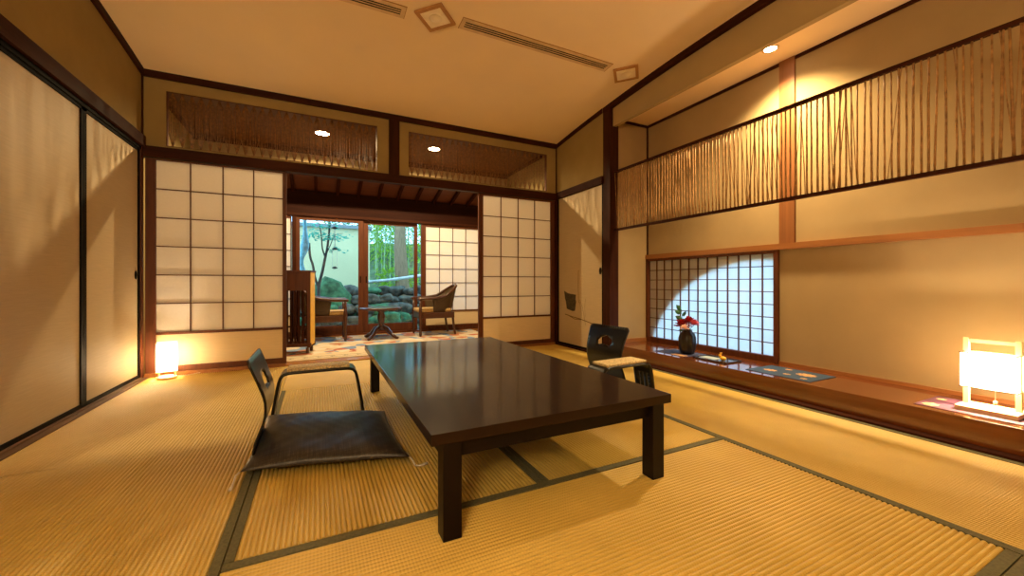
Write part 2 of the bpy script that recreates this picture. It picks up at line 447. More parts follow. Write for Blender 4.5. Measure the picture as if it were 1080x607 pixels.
fusuma(3, 1.64, 2.538, 'paper sliding door at the left edge beside the viewer')
fusuma(4, .74, 1.638, 'paper sliding door left of the viewer')
struct('wall_left_lower', B((XL-.04, XL, YN, .74, .01, 1.915)), M['fusuma'], 'paper covered wall left of the viewer', 'wall')

# shoji screens on the back wall
def shoji(n, label, x0, x1, px0, px1, y, z0, z1, pz0, kz0, kz1, na, nz, top, mats='wood_red'):
    t = sroot('door_%d' % n, label, 'sliding screen', ((x0+x1)/2, y, z0))
    O = (-(x0+x1)/2, -y, -z0)
    d = .03
    fb = B((x0, px0, y, y+d, z0, z1), (px1, x1, y, y+d, z0, z1), (px0, px1, y, y+d, top, z1), (px0, px1, y, y+d, kz1, pz0), (px0, px1, y, y+d, z0, kz0))
    link('frame', loc(fb, O), M[mats], t)
    bm = bmesh.new(); lattice(bm, 'y', y+.006, .012, px0, px1, pz0, top, na, nz, .0085)
    link('lattice', loc(bm, O), M[mats], t)
    link('paper', loc(B((px0-.003, px1+.003, y+.019, y+.020, pz0-.003, top+.003)), O), M['shoji'], t)
    link('lower_panel', loc(B((px0-.003, px1+.003, y+.012, y+.02, kz0-.003, kz1+.003)), O), M['koshi'], t)
    return t
shoji(5, 'left lattice paper screen behind the glowing floor lamp', -1.318, -.278, -1.25, -.31, YB, .03, 1.862, .375, .08, .352, 4, 6, 1.852)
shoji(6, 'right lattice paper screen near the painted door corner', 1.705, 2.762, 1.762, 2.705, YB, .03, 1.862, .39, .075, .37, 4, 6, 1.845)

# painted fusuma on the right wall
t = sroot('door_7', 'sliding door with a small ink painting beside the alcove post', 'sliding door', (XR, 3.89, .02))
O = (-XR, -3.89, -.02)
link('door_panel', loc(B((XR+.008, XR+.035, 3.43, 4.325, .03, 1.88)), O), M['fusuma'], t)
link('door_frame', loc(B((XR, XR+.036, 3.42, 3.44, .02, 1.885), (XR, XR+.036, 4.31, 4.335, .02, 1.885), (XR, XR+.036, 3.42, 4.335, .02, .045)), O), M['dark_frame'], t)
M['ink'] = plain('grey_ink', (.06, .045, .022), .8, nscale=50, noise_amt=.5)
M['ink2'] = plain('thin_ink', (.14, .085, .035), .8)
bm = bmesh.new()
xx = XR+.0075
def flat_poly(bm, pts, x, t_=.0006):
    a = [bm.verts.new((x, p[0], p[1])) for p in pts]; b = [bm.verts.new((x-t_, p[0], p[1])) for p in pts]
    bm.faces.new(a); bm.faces.new(b[::-1])
    for i in range(len(pts)): bm.faces.new((a[i], a[(i+1) % len(pts)], b[(i+1) % len(pts)], b[i]))
flat_poly(bm, [(4.19, .70), (4.10, .668), (3.935, .655), (3.945, .60), (3.93, .57), (3.955, .46), (4.0, .452), (4.13, .475), (4.15, .56), (4.17, .60)], xx)
p1 = link('painted_rock', loc(bm, O), M['ink'], t)
bm = bmesh.new()
def stroke(bm, pts, w):
    ps = [Vector((0, p[0], p[1])) for p in pts]
    for a, b in zip(ps, ps[1:]):
        n = (b-a).normalized().cross(Vector((1, 0, 0)))*w
        flat_poly(bm, [((a+n).y, (a+n).z), ((b+n).y, (b+n).z), ((b-n).y, (b-n).z), ((a-n).y, (a-n).z)], xx)
stroke(bm, [(4.17, .405), (4.02, .385), (3.85, .37), (3.62, .335)], .005)
stroke(bm, [(4.10, .395), (3.96, .36), (3.80, .365)], .004)
stroke(bm, [(3.885, .95), (3.89, .75), (3.88, .56)], .0035)
stroke(bm, [(3.86, .60), (3.80, .50), (3.76, .36), (3.74, .30)], .0018)
stroke(bm, [(3.86, .57), (3.83, .46), (3.82, .38)], .0018)
stroke(bm, [(3.74, .62), (3.76, .52), (3.75, .40)], .0014)
link('painted_branches', loc(bm, O), M['ink2'], t)
bm = bmesh.new(); lathe(bm, [(.018, 0), (.022, .006), (.014, .007), (.012, .002)], 20)
bmesh.ops.scale(bm, verts=bm.verts, vec=(1.8, 1, 1))
bmesh.ops.rotate(bm, verts=bm.verts, matrix=Matrix.Rotation(-PI/2, 3, 'Y'))
bmesh.ops.translate(bm, verts=bm.verts, vec=Vector((XR+.008, 3.47, .93))+Vector(O))
link('door_handle', bm, M['dark_frame'], t, True)

# ------------------------------------------------------------------ reed transoms
def transom(x0, x1, label):
    t = thing('reed_transom', label, 'transom', ((x0+x1)/2, YB+.03, RZ[0]))
    O = (-(x0+x1)/2, -(YB+.03), -RZ[0])
    w = .006
    link('frame', loc(B((x0, x0+w, YB+.012, YB+.05, RZ[0], RZ[1]), (x1-w, x1, YB+.012, YB+.05, RZ[0], RZ[1]), (x0+w, x1-w, YB+.013, YB+.049, RZ[1]-w, RZ[1]), (x0+w, x1-w, YB+.013, YB+.049, RZ[0], RZ[0]+w)), O), M['wood_red'], t)
    n = int((x1-x0)/.0655); sp = (x1-x0-2*w)/n
    bm = bmesh.new()
    h = RZ[1]-RZ[0]-2*w; zb = RZ[0]+w
    for i in range(n):
        cx = x0+w+sp*(i+.5)
        for j in range(11):
            off = (j-5)/5*sp*.5+R.uniform(-.003, .003)
            wv = R.uniform(-.002, .002); yy = YB+.028+R.uniform(-.006, .006)
            pts = []
            for f, e in ((0, .08), (.1, .42), (.24, .92), (.4, 1.), (.6, 1.), (.84, .92), (.93, .45), (1, .12)):
                pts.append((cx+off*e+wv*(1 if .3 < f < .7 else 0)+R.uniform(-.001, .001), yy*(1)+(0 if 0 < f < 1 else 0), zb+f*h))
            tube(bm, pts, R.uniform(.0013, .0021), 4, False)
    link('reeds', loc(bm, O), M['reed'], t)
transom(*RA[0], 'left reed transom panel of tied stalks above the paper screen')
transom(*RA[1], 'right reed transom panel of tied stalks above the paper screen')

# ------------------------------------------------------------------ veranda room beyond
YV = 6.5
struct('floor_veranda', B((XL-.1, XR+.1, YB+.05, YV+.1, -.1, 0)), M['floor_wood'], 'honey wooden floor of the veranda room', 'floor')
struct('wall_veranda_left', B((XL-.14, XL, YB, YV+.1, 0, 2.9)), M['plaster'], 'plaster wall at the left of the veranda room', 'wall')
struct('wall_veranda_right', B((XR+.0, XR+.14, YB, YV+.1, 0, 2.9)), M['plaster'], 'plaster wall at the right of the veranda room', 'wall')
struct('ceiling_veranda', B((XL, XR, YB+.0, 5.95, 2.57, 2.62)), M['dark_ceiling'], 'brown board ceiling seen through the reed transoms', 'ceiling')
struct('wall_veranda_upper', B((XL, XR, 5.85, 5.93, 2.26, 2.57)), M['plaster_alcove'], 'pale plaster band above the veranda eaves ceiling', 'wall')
struct('trim_24', B((XL, XR, 5.835, 5.85, 2.50, 2.57), (XL, XL+.03, YB+.06, 5.85, 2.53, 2.57), (XR-.03, XR, YB+.06, 5.85, 2.53, 2.57)), M['wood_x'], 'dark cornice strip around the veranda room ceiling', 'trim')
struct('trim_25', B((XL, XR, 5.82, 5.94, 2.24, 2.27)), M['wood_x'], 'dark board edge below the pale plaster band', 'beam')
# sloping board ceiling and rafters
def slope_box(bm, x0, x1, zt, zb, ya=5.86, yb=6.56, drop=.2):
    vs = []
    for y, dz in ((ya, 0), (yb, -drop)):
        for x in (x0, x1):
            for z in (zb, zt): vs.append(bm.verts.new((x, y, z+dz)))
    a = vs
    for f in ((0, 1, 3, 2), (4, 6, 7, 5), (0, 2, 6, 4), (1, 5, 7, 3), (0, 4, 5, 1), (2, 3, 7, 6)): bm.faces.new([a[i] for i in f])
    bmesh.ops.recalc_face_normals(bm, faces=bm.faces)
bm = bmesh.new(); slope_box(bm, XL, XR, 2.38, 2.345)
struct('ceiling_eaves', bm, M['eaves_board'], 'sloping board ceiling on rafters above the garden doors', 'ceiling')
for i in range(13):
    x = -1.21+i*.2935
    bm = bmesh.new(); slope_box(bm, x-.02, x+.02, 2.345, 2.29)
    struct('trim_%d' % (26+i), bm, M['wood_y'], None, 'rafter')
    bpy.data.objects['trim_%d' % (26+i)]['label'] = 'dark rafter under the sloping board ceiling above the garden doors'
    bpy.data.objects['trim_%d' % (26+i)]['group'] = 'rafters above the garden doors'
struct('trim_40', B((XL, XR, YV-.02, YV+.1, 1.815, 2.15)), M['beam_dark'], 'wide dark fascia board above the garden doors', 'beam')
struct('trim_41', B((XL, XR, YV-.035, YV+.1, 1.775, 1.815)), M['wood_x'], 'reddish lintel over the garden doors', 'beam')
struct('trim_42', B((XL, XR, YV-.02, YV+.1, 0, .025)), M['wood_red'], 'wooden sill under the garden doors', 'sill')
struct('trim_43', B((-.345, -.29, YV-.02, YV+.08, .025, 1.775)), M['wood_z'], 'dark post left of the garden doors', 'post')
struct('wall_veranda_window', B((2.60, XR, YV-.01, YV+.1, 0, 1.8), (XL, XR, YV+.06, YV+.12, 2.1, 2.75), (XL, XR, 5.95, YV+.12, 2.62, 2.7)), M['plaster'], 'plaster wall at the right end of the window wall', 'wall')
def gdoor(n, x0, gx0, gx1, x1, y, label):
    t = sroot('door_%d' % n, label, 'glass door', ((x0+x1)/2, y, .025))
    O = (-(x0+x1)/2, -y, -.025)
    link('door_frame', loc(B((x0, gx0, y, y+.035, .025, 1.775), (gx1, x1, y, y+.035, .025, 1.775), (gx0, gx1, y, y+.035, .025, .155), (gx0, gx1, y, y+.035, 1.72, 1.775)), O), M['wood_red'], t)
    link('glass_pane', loc(B((gx0-.003, gx1+.003, y+.015, y+.019, .15, 1.725)), O), M['glass'], t)
    xh = gx1+.03 if n == 8 else gx0-.03
    link('door_pull', loc(B((xh-.008, xh+.008, y-.002, y+.002, .80, .90)), O), M['dark_frame'], t)
gdoor(8, -.29, -.245, .552, .625, YV, 'left glass garden door showing the cream wall and thin tree')
gdoor(9, .627, .70, 1.415, 1.47, YV+.04, 'right glass garden door showing the bamboo and rocks')
shoji(10, 'lattice paper screen behind the veranda armchair', 1.52, 2.60, 1.60, 2.535, YV, .025, 1.775, .335, .09, .31, 4, 6, 1.735)
shoji(11, 'lattice paper screen sliver left of the glass doors', -1.30, -.35, -1.25, -.362, YV, .025, 1.775, .335, .09, .31, 4, 6, 1.735)

# downlights of the veranda room
downlight(.04, 5.17, 2.57, 'lit downlight seen through the left reed transom', 72, 165, .02, .3, .075)
downlight(1.37, 5.12, 2.57, 'lit downlight seen through the right reed transom', 72, 165, .02, .3, .075)

# ------------------------------------------------------------------ tatami
def tatami(label, x0, x1, y0, y1, along='y', h0=True, h1=True, hw=.029):
    t = thing('tatami_mat', label, 'tatami mat', ((x0+x1)/2, (y0+y1)/2, 0))
    O = (-(x0+x1)/2, -(y0+y1)/2, 0)
    g = .002
    bm = bmesh.new()
    if along == 'y':
        a0, a1, b0, b1 = x0+g+(hw if h0 else 0), x1-g-(hw if h1 else 0), y0+g*1.8, y1-g*1.8
    else:
        a0, a1, b0, b1 = y0+g+(hw if h0 else 0), y1-g-(hw if h1 else 0), x0+g, x1-g
    n = max(1, round((a1-a0)/.0158)); seg = 8
    prev = None
    for i in range(n*seg+1):
        a = a0+(a1-a0)*i/(n*seg)
        z = .0058*abs(math.sin(PI*i/seg))**.75 - .0046
        p = (a, b0, z), (a, b1, z)
        if along == 'x': p = (b0, a, z), (b1, a, z)
        r = [bm.verts.new(q) for q in p]
        if prev: bm.faces.new((prev[0], prev[1], r[1], r[0]) if along == 'x' else (prev[0], r[0], r[1], prev[1]))
        prev = r
    # edge skirt
    box(bm, x0+g, x1-g, y0+g, y1-g, -.0075, -.0048)
    link('rush_surface', loc(bm, O), M['tatami_'+along], t)
    if h0:
        q = (x0+g, x0+hw, y0+g, y1-g) if along == 'y' else (x0+g, x1-g, y0+g, y0+hw)
        link('cloth_border', loc(B((*q, -.0048, .0016)), O), M['heri'], t)
    if h1:
        q = (x1-hw, x1-g, y0+g, y1-g) if along == 'y' else (x0+g, x1-g, y1-hw, y1-g)
        link('cloth_border', loc(B((*q, -.0048, .0016)), O), M['heri'], t)
    return t
XM = -.245
tatami('ribbed tatami mat at the far left in front of the floor lamp', XL+.055, XM, 2.385, YB-.02, 'y', False, False)
t_a = tatami('ribbed tatami mat at the lower left of the black cushion', XL+.055, XM, .42, 2.385, 'y', False, True)
tatami('tatami mat under the black cushion and left table legs', XM, .812, 1.365, 3.365, 'y', True, True, .026)
tatami('tatami mat under the right half of the low table', .812, 1.855, 1.365, 3.365, 'y', True, False, .026)
tatami('tatami mat across the front of the low table', XM, 1.855, .375, 1.365, 'x', True, True, .032)
tatami('long bright tatami mat running beside the alcove platform', 1.855, 2.80, -.2, 3.365, 'y', True, True, .036)
tatami('tatami mat in front of the veranda threshold', XM, 1.70, 3.365, YB-.02, 'x', False, False)
tatami('tatami mat in the far right corner by the painted door', 1.70, XR-.02, 3.365, YB-.02, 'x', False, False)
tatami('tatami mat under the viewer', XM, 1.855, YN, .375, 'x', True, True)
tatami('tatami mat left of the viewer', XL+.055, XM, YN, .42, 'y', True, True)
tatami('tatami mat right of the viewer', 1.855, 2.80, YN, -.2, 'y', True, True)

# ------------------------------------------------------------------ low table
TX0, TX1, TY0, TY1, TZ = .305, 1.312, 1.172, 3.09, .34
t = thing('low_table', 'large dark lacquered low table in the middle of the tatami room', 'table', ((TX0+TX1)/2, (TY0+TY1)/2, .002))
O = (-(TX0+TX1)/2, -(TY0+TY1)/2, -.002)
link('tabletop', loc(B((TX0, TX1, TY0, TY1, TZ-.036, TZ), bev=.003), O), M['table'], t)
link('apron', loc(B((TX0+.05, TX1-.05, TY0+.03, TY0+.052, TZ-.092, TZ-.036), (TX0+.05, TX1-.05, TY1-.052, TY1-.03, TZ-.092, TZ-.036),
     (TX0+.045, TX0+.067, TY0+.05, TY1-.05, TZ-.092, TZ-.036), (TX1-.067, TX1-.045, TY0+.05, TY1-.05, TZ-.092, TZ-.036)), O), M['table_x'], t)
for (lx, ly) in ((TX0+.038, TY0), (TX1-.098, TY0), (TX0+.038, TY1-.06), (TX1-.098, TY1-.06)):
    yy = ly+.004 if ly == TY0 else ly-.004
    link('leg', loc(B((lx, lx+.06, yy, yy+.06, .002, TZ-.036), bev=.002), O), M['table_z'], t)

# ------------------------------------------------------------------ floor chairs (zaisu)
PROF = [(.20, .010), (.0, .010), (-.14, .010), (-.20, .012), (-.232, .022), (-.247, .05), (-.245, .09), (-.228, .14), (-.21, .19), (-.203, .24), (-.207, .29), (-.222, .34), (-.243, .40), (-.268, .465)]
def catmull(P, n=8):
    o = []
    for i in range(len(P)-1):
        p0, p1, p2, p3 = P[max(0, i-1)], P[i], P[i+1], P[min(len(P)-1, i+2)]
        for k in range(n):
            t_ = k/n
            o.append(tuple(.5*((2*b)+(-a+c)*t_+(2*a-5*b+4*c-d)*t_*t_+(-a+3*b-3*c+d)*t_**3) for a, b, c, d in zip(p0, p1, p2, p3)))
    o.append(P[-1]); return o
def arclen_map(P):
    S = [0]
    for a, b in zip(P, P[1:]): S.append(S[-1]+math.dist(a, b))
    def f(s):
        s = max(0, min(S[-1], s))
        for i in range(len(S)-1):
            if s <= S[i+1]:
                k = (s-S[i])/(S[i+1]-S[i]+1e-9)
                return tuple(a+(b-a)*k for a, b in zip(P[i], P[i+1]))
        return P[-1]
    return f, S[-1]
CP = catmull(PROF); fmap, LEN = arclen_map(CP)
def zaisu(label, locv, rz, ws=1.):
    t = thing('legless_chair', label, 'chair', locv, rz)
    s_seat = .36
    def pt(u, v):
        x, z = fmap(u); return (x, v*ws, z)
    bm = bmesh.new()
    slab(bm, pt, [(0, -.20), (.03, -.225), (s_seat-.05, -.23), (s_seat+.06, -.19/ws*ws), (s_seat+.10, -.19), (s_seat+.10, .19), (s_seat+.06, .19), (s_seat-.05, .23), (.03, .225), (0, .20)], [], .03)
    o = link('seat', bm, M['black_lacquer'], t, True); solid(o, .009)
    bm = bmesh.new()
    L0 = s_seat+.10
    # fan-shaped cut-out
    hc = LEN-.125
    hole = [(hc+k*1.05, v*1.3) for k, v in ((-.032, -.055), (.0, -.062), (.022, -.045), (.034, -.02), (.045, .0), (.034, .022), (.018, .05), (-.012, .058), (-.036, .045), (-.026, .02), (-.022, -.01), (-.028, -.035))]
    outer = [(L0, -.19), (L0+.12, -.186), (LEN-.20, -.192), (LEN-.02, -.212), (LEN, -.195), (LEN, .195), (LEN-.02, .212), (LEN-.20, .192), (L0+.12, .186), (L0, .19)]
    slab(bm, pt, outer, [hole], .025)
    o = link('backrest', bm, M['black_lacquer'], t, True); solid(o, .009)
    return t
zaisu('black lacquered legless chair holding the charcoal cushion, left of table', (-.004, 2.175, .003), math.radians(0), .9)
zaisu('black lacquered legless chair with cut-out back, right of table', (1.765, 2.40, .003), PI+math.radians(3))

def armrest(label, locv, rz):
    t = thing('armrest', label, 'armrest', locv, rz)
    P = [(-.245, .0), (-.238, .06), (-.225, .14), (-.21, .22), (-.195, .255), (-.165, .268), (-.1, .27), (0, .27), (.1, .27), (.165, .268), (.195, .255), (.21, .22), (.225, .14), (.238, .06), (.245, 0)]
    C = catmull(P, 5); f, L = arclen_map(C)
    w = .078
    holes = []
    for a, b in ((.05, .20), (L-.20, L-.05)):
        for c in (-.034, 0, .034):
            holes.append([(a, c-.007), (b, c-.007), (b, c+.007), (a, c+.007)])
    bm = bmesh.new()
    slab(bm, lambda u, v: (f(u)[0], v, f(u)[1]), [(0, -w), (L, -w), (L, w), (0, w)], holes, .022)
    o = link('bent_frame', bm, M['black_lacquer'], t, True); solid(o, .016)
    bm = B((-.17, .17, -.07, .07, .274, .293), bev=.008)
    link('pad', bm, M['pad'], t, True)
    return t
M['pad'] = plain('speckled_tan_fabric', (.52, .40, .20), .7, nscale=110, noise_amt=.6)
armrest('black bentwood armrest with tan pad behind the charcoal cushion', (.005, 2.70, .003), math.radians(-1))
armrest('black bentwood armrest with tan pad, right of the table', (1.755, 1.985, .003), PI+math.radians(3))

# cushion
t = thing('floor_cushion', 'flat charcoal square cushion lying on the left legless chair', 'cushion', (.04, 2.16, .018))
bm = bmesh.new(); N = 40
CQ = [(-.322, -.275), (.315, -.432), (.31, .249), (-.305, .465)]
g = {}
for s_ in (0, 1):
    for i in range(N+1):
        for j in range(N+1):
            u, v = 2*i/N-1, 2*j/N-1
            if s_ == 1 and (i in (0, N) or j in (0, N)): g[1, i, j] = g[0, i, j]; continue
            pin = 1-.07*(1-abs(u)**2.5)*(abs(v)**6)  # sides pull in slightly between corners
            pin2 = 1-.05*(1-abs(v)**2.5)*(abs(u)**6)
            hgt = ((1-abs(u)**3.2)*(1-abs(v)**3.2))**.55
            z = .028 + (.046*hgt if s_ == 0 else -.026*hgt)
            z += .0025*math.sin(u*7+v*3)*hgt
            p_, q_ = (u*pin2+1)/2, (v*pin+1)/2
            X = (CQ[0][0]*(1-p_)+CQ[1][0]*p_)*(1-q_)+(CQ[3][0]*(1-p_)+CQ[2][0]*p_)*q_
            Y = (CQ[0][1]*(1-p_)+CQ[1][1]*p_)*(1-q_)+(CQ[3][1]*(1-p_)+CQ[2][1]*p_)*q_
            z += .0022*math.sin(u*23+2*math.sin(v*4))*math.sin(v*17+u*5)*hgt*(1 if s_ == 0 else 0)
            g[s_, i, j] = bm.verts.new((X, Y, z))
for s_ in (0, 1):
    for i in range(N):
        for j in range(N):
            q = [g[s_, i, j], g[s_, i+1, j], g[s_, i+1, j+1], g[s_, i, j+1]]
            if len(set(q)) == 4: bm.faces.new(q if s_ == 0 else q[::-1])
link('cover', bm, M['cushion'], t, True)
for (cx, cy, pts) in ((CQ[0][0], CQ[0][1], [(0, 0, .028), (-.012, -.012, .022), (-.018, -.016, .0), (-.02, -.03, -.008), (-.022, -.06, -.010)]), (CQ[1][0], CQ[1][1], [(0, 0, .028), (.012, -.01, .012), (.02, -.02, -.006), (.045, -.02, -.010), (.075, -.01, -.010)])):
    bm = bmesh.new(); tube(bm, [(cx+p[0], cy+p[1], p[2]) for p in pts], [.003, .003, .003, .0045, .006], 7)
    link('tassel', bm, M['cord'], t, True)

# ------------------------------------------------------------------ lamps
M['shade_l'] = translucent_paper('lamp_washi_left', (.95, .93, .88), .55)
M['shade_r'] = translucent_paper('lamp_washi_right', (.95, .93, .88), .55)
def shade(x0, x1, y0, y1, z0, z1):
    bm = bmesh.new(); c = [(x0, y0), (x1, y0), (x1, y1), (x0, y1)]
    a = [bm.verts.new((*p, z0)) for p in c]; b = [bm.verts.new((*p, z1)) for p in c]
    for i in range(4): bm.faces.new((a[i], a[(i+1) % 4], b[(i+1) % 4], b[i]))
    return bm
def bulb(parent, at, power):
    bm = bmesh.new(); bmesh.ops.create_uvsphere(bm, u_segments=14, v_segments=10, radius=.018, matrix=Matrix.Translation(at))
    o = link('bulb', bm, M['bulb_glass'], parent, True)
    L = bpy.data.lights.new('bulb_lamp', 'POINT'); L.energy = power; L.color = (1., .76, .46); L.shadow_soft_size = .03
    lo = bpy.data.objects.new('bulb_lamp', L); COL.objects.link(lo); lo.parent = parent; lo.location = at
M['bulb_glass'] = emit('bulb_glass', (1., .8, .5), 8)
t = thing('paper_floor_lamp', 'small glowing white paper lamp on the floor in left corner', 'lamp', (-1.135, 4.215, .003), math.radians(12))
bm = bmesh.new(); lathe(bm, [(.062, 0), (.066, .004), (.066, .016), (.06, .02)], 32)
link('lamp_base', bm, M['light_wood'], t)
for x, y in ((-.05, -.045), (.05, -.045), (-.05, .045), (.05, .045)): link('foot', B((x-.004, x+.004, y-.004, y+.004, .02, .062)), M['light_wood'], t)
link('lamp_shade', shade(-.066, .066, -.05, .05, .06, .30), M['shade_l'], t)
bulb(t, (0, 0, .17), 11)
bm = bmesh.new()
for z in (.296, .058): 
    bm = bmesh.new()
    for q in ((-.069, .069, -.053, -.049), (-.069, .069, .049, .053), (-.069, -.065, -.053, .053), (.065, .069, -.053, .053)): box(bm, q[0], q[1], q[2], q[3], z, z+.006)
    link('shade_rim', bm, M['light_wood'], t)
bm = bmesh.new(); tube(bm, [(.07, .02, .004), (.12, .03, .003), (.2, .08, .003), (.3, .1, .003)], .003, 6)
link('power_cord', bm, M['cord'], t)

t = thing('paper_table_lamp', 'large glowing paper lamp in a wooden frame on the alcove platform', 'lamp', (3.09, .727, .1375))
link('lamp_base', B((-.085, .075, -.105, .105, 0, .024), bev=.002), M['light_wood'], t)
for sy in (-1, 1):
    link('post', B((.005, .026, sy*.088-.010, sy*.088+.010, .024, .372)), M['light_wood'], t)
link('top_bar', B((.008, .023, -.08, .08, .348, .366)), M['light_wood'], t)
link('lamp_shade', shade(-.05, .06, -.094, .094, .124, .296), M['shade_r'], t)
bulb(t, (.005, 0, .20), 38)
bm = bmesh.new()
for z in (.296, .119):
    bm = bmesh.new()
    for q in ((-.053, .063, -.097, -.092), (-.053, .063, .092, .097), (-.053, -.048, -.097, .097), (.058, .063, -.097, .097)): box(bm, q[0], q[1], q[2], q[3], z, z+.005)
    link('shade_rim', bm, M['chair_wood'], t)
bm = bmesh.new(); tube(bm, [(-.02, -.02, .12), (-.02, -.02, .06)], .0012, 5); tube(bm, [(-.02, -.02, .062), (-.02, -.02, .05)], .007, 8)
link('pull_cord', bm, M['cord'], t)

# ------------------------------------------------------------------ items on the platform
PZ = .1355
def cloth_mat(name, base, motif, ctr, sc, thr=.62):
    m, nt, b = newmat(name)
    v = coords(nt)
    vo = nt.nodes.new('ShaderNodeTexNoise'); vo.inputs['Scale'].default_value = sc; vo.inputs['Detail'].default_value = 2
    nt.links.new(v, vo.inputs['Vector'])
    c = ramp(nt, vo.outputs['Fac'], [(.0, base), (thr-.015, base), (thr, motif), (thr+.06, ctr)])
    nt.links.new(c, b.inputs['Base Color']); b.inputs['Roughness'].default_value = .7
    bump(nt, b, noise(nt, v, 300, 2), .2, .0005)
    return m
M['blue_cloth'] = cloth_mat('navy_cloth', (.018, .05, .11), (.018, .05, .11), (.02, .06, .12), 9)
M['purple_cloth'] = cloth_mat('purple_cloth', (.05, .008, .025), (.05, .008, .025), (.06, .012, .03), 9)
M['gold_motif'] = plain('gold_flower_thread', (.5, .28, .12), .6, nscale=140, noise_amt=.6)
M['indigo_cloth'] = cloth_mat('indigo_cloth', (.02, .025, .07), (.06, .05, .1), (.2, .13, .1), 30, .6)
def blossom(bm, cx, cy, r, z, n=9, e=.6):
    c = bm.verts.new((cx, cy, z)); ring = []
    for k in range(n*4):
        a_ = 2*PI*k/(n*4); rr = r*(1+.16*math.cos(n*a_))
        ring.append(bm.verts.new((cx+rr*math.cos(a_)*e, cy+rr*math.sin(a_), z)))
    for k in range(len(ring)): bm.faces.new((c, ring[k], ring[(k+1) % len(ring)]))
t = thing('table_runner', 'dark blue cloth mat with gold flowers on the alcove platform', 'cloth mat', (3.105, 1.70, PZ))
link('cloth', B((-.165, .165, -.22, .22, 0, .003)), M['blue_cloth'], t)
for q in ((-.03, .115, .045, .0036, 9, .8), (.03, -.10, .06, .0036, 11, .8), (-.06, -.02, .025, .0036, 7, .8), (.11, .06, .025, .0036, 7, .8), (-.1, -.15, .022, .0036, 7, .8)):
    bm = bmesh.new(); blossom(bm, *q); link('flower_motif', bm, M['gold_motif'], t)
t = thing('table_runner', 'purple cloth mat under the glowing paper lamp in the alcove', 'cloth mat', (3.10, .75, PZ))
link('cloth', B((-.16, .16, -.22, .22, 0, .002)), M['purple_cloth'], t)
for q in ((-.1, .17, .03, .0024, 7, 1.2), (.08, .18, .02, .0024, 7, 1), (-.12, -.16, .02, .0024, 7, .6)):
    bm = bmesh.new(); blossom(bm, *q); link('flower_motif', bm, M['gold_motif'], t)
tag(link('table_runner', B((2.94, 3.22, 2.47, 2.83, PZ, PZ+.003)), M['indigo_cloth']), 'indigo patterned cloth mat under the black vase', 'cloth mat')
tag(link('folded_card', loc(B((-.03, .03, -.07, .07, 0, .002)), (2.965, 2.56, PZ+.003)), M['gold_motif']), 'small flat tan card in front of the black vase', 'card')
# vase
M['vase'] = plain('black_glazed_ceramic', (.009, .007, .007), .3, 0, .3)
t = thing('vase', 'black fluted ceramic vase on the alcove platform before the window', 'vase', (3.09, 2.575, PZ+.003))
bm = bmesh.new()
lathe(bm, [(.046, 0), (.060, .008), (.075, .05), (.081, .10), (.079, .15), (.066, .19), (.046, .205), (.042, .218), (.047, .225), (.036, .225), (.034, .20)], 40, flute=10, fa=.09)
link('vase_body', bm, M['vase'], t, True)
def petal_ball(bm, c, r, n, layers=4, droop=0.):
    c = Vector(c)
    for L in range(layers):
        el = .15+L*.38
        m = n-L*2 if n-L*2 > 3 else 4
        for k in range(m):
            a_ = 2*PI*k/m+L*.5+R.uniform(-.15, .15)
            d = Vector((math.cos(a_)*math.cos(el), math.sin(a_)*math.cos(el), math.sin(el)-droop))
            s_ = Vector((-math.sin(a_), math.cos(a_), 0)); up = d.cross(s_)
            w = r*.42; rr = r*R.uniform(.85, 1.1)
            rows = []
            for f, ww in ((.05, .25), (.4, .8), (.75, 1.), (1., .45)):
                base = c+d*rr*f+up*(-.12*rr*f*f)
                rows.append([bm.verts.new(base+s_*w*ww*q+up*abs(q)*w*.35) for q in (-1, -.4, .4, 1)])
            for p, q in zip(rows, rows[1:]):
                for i in range(3): bm.faces.new((p[i], p[i+1], q[i+1], q[i]))
M['red_petal'] = plain('crimson_petals', (.36, .008, .01), .6, noise_amt=.4, nscale=60)
M['pink_petal'] = plain('pale_pink_petals', (.9, .6, .48), .6)
M['magenta_petal'] = plain('pink_red_petals', (.62, .12, .17), .6)
M['leaf'] = plain('dark_green_leaf', (.03, .12, .04), .45, noise_amt=.35, nscale=30)
M['stem'] = plain('brown_green_stem', (.06, .07, .03), .6)
def flower(label, head, r, mat, n=9, name='flower'):
    t = thing(name, label, 'flower', (3.09, 2.575, PZ+.20))
    O = Vector((3.09, 2.575, PZ+.20)); h = Vector(head)-O
    bm = bmesh.new(); tube(bm, [(0, 0, -.10), (h.x*.2, h.y*.2, h.z*.3), (h.x*.7, h.y*.7, h.z*.75), tuple(h)], .0025, 6)
    link('stem', bm, M['stem'], t)
    bm = bmesh.new(); petal_ball(bm, h, r, n)
    link('petals', bm, mat, t, True)
flower('large crimson bloom at the left of the black vase', (3.07, 2.615, .385), .078, M['red_petal'], 12)
flower('second crimson bloom standing over the black vase', (3.09, 2.555, .425), .064, M['red_petal'], 11)
flower('pinkish red bloom leaning right from the black vase', (3.08, 2.495, .412), .054, M['magenta_petal'], 9)
flower('pale pink bloom at the lip of the black vase', (3.01, 2.54, .375), .044, M['pink_petal'], 8)
t = thing('leaf_sprig', 'green leafy sprig rising from the left of the black vase', 'sprig', (3.09, 2.575, PZ+.20))
bm = bmesh.new(); tube(bm, [(0, 0, -.1), (.0, .02, .04), (.0, .05, .12), (.0, .07, .20)], [.003, .0028, .002, .0015], 6)
link('stem', bm, M['stem'], t)
bm = bmesh.new()
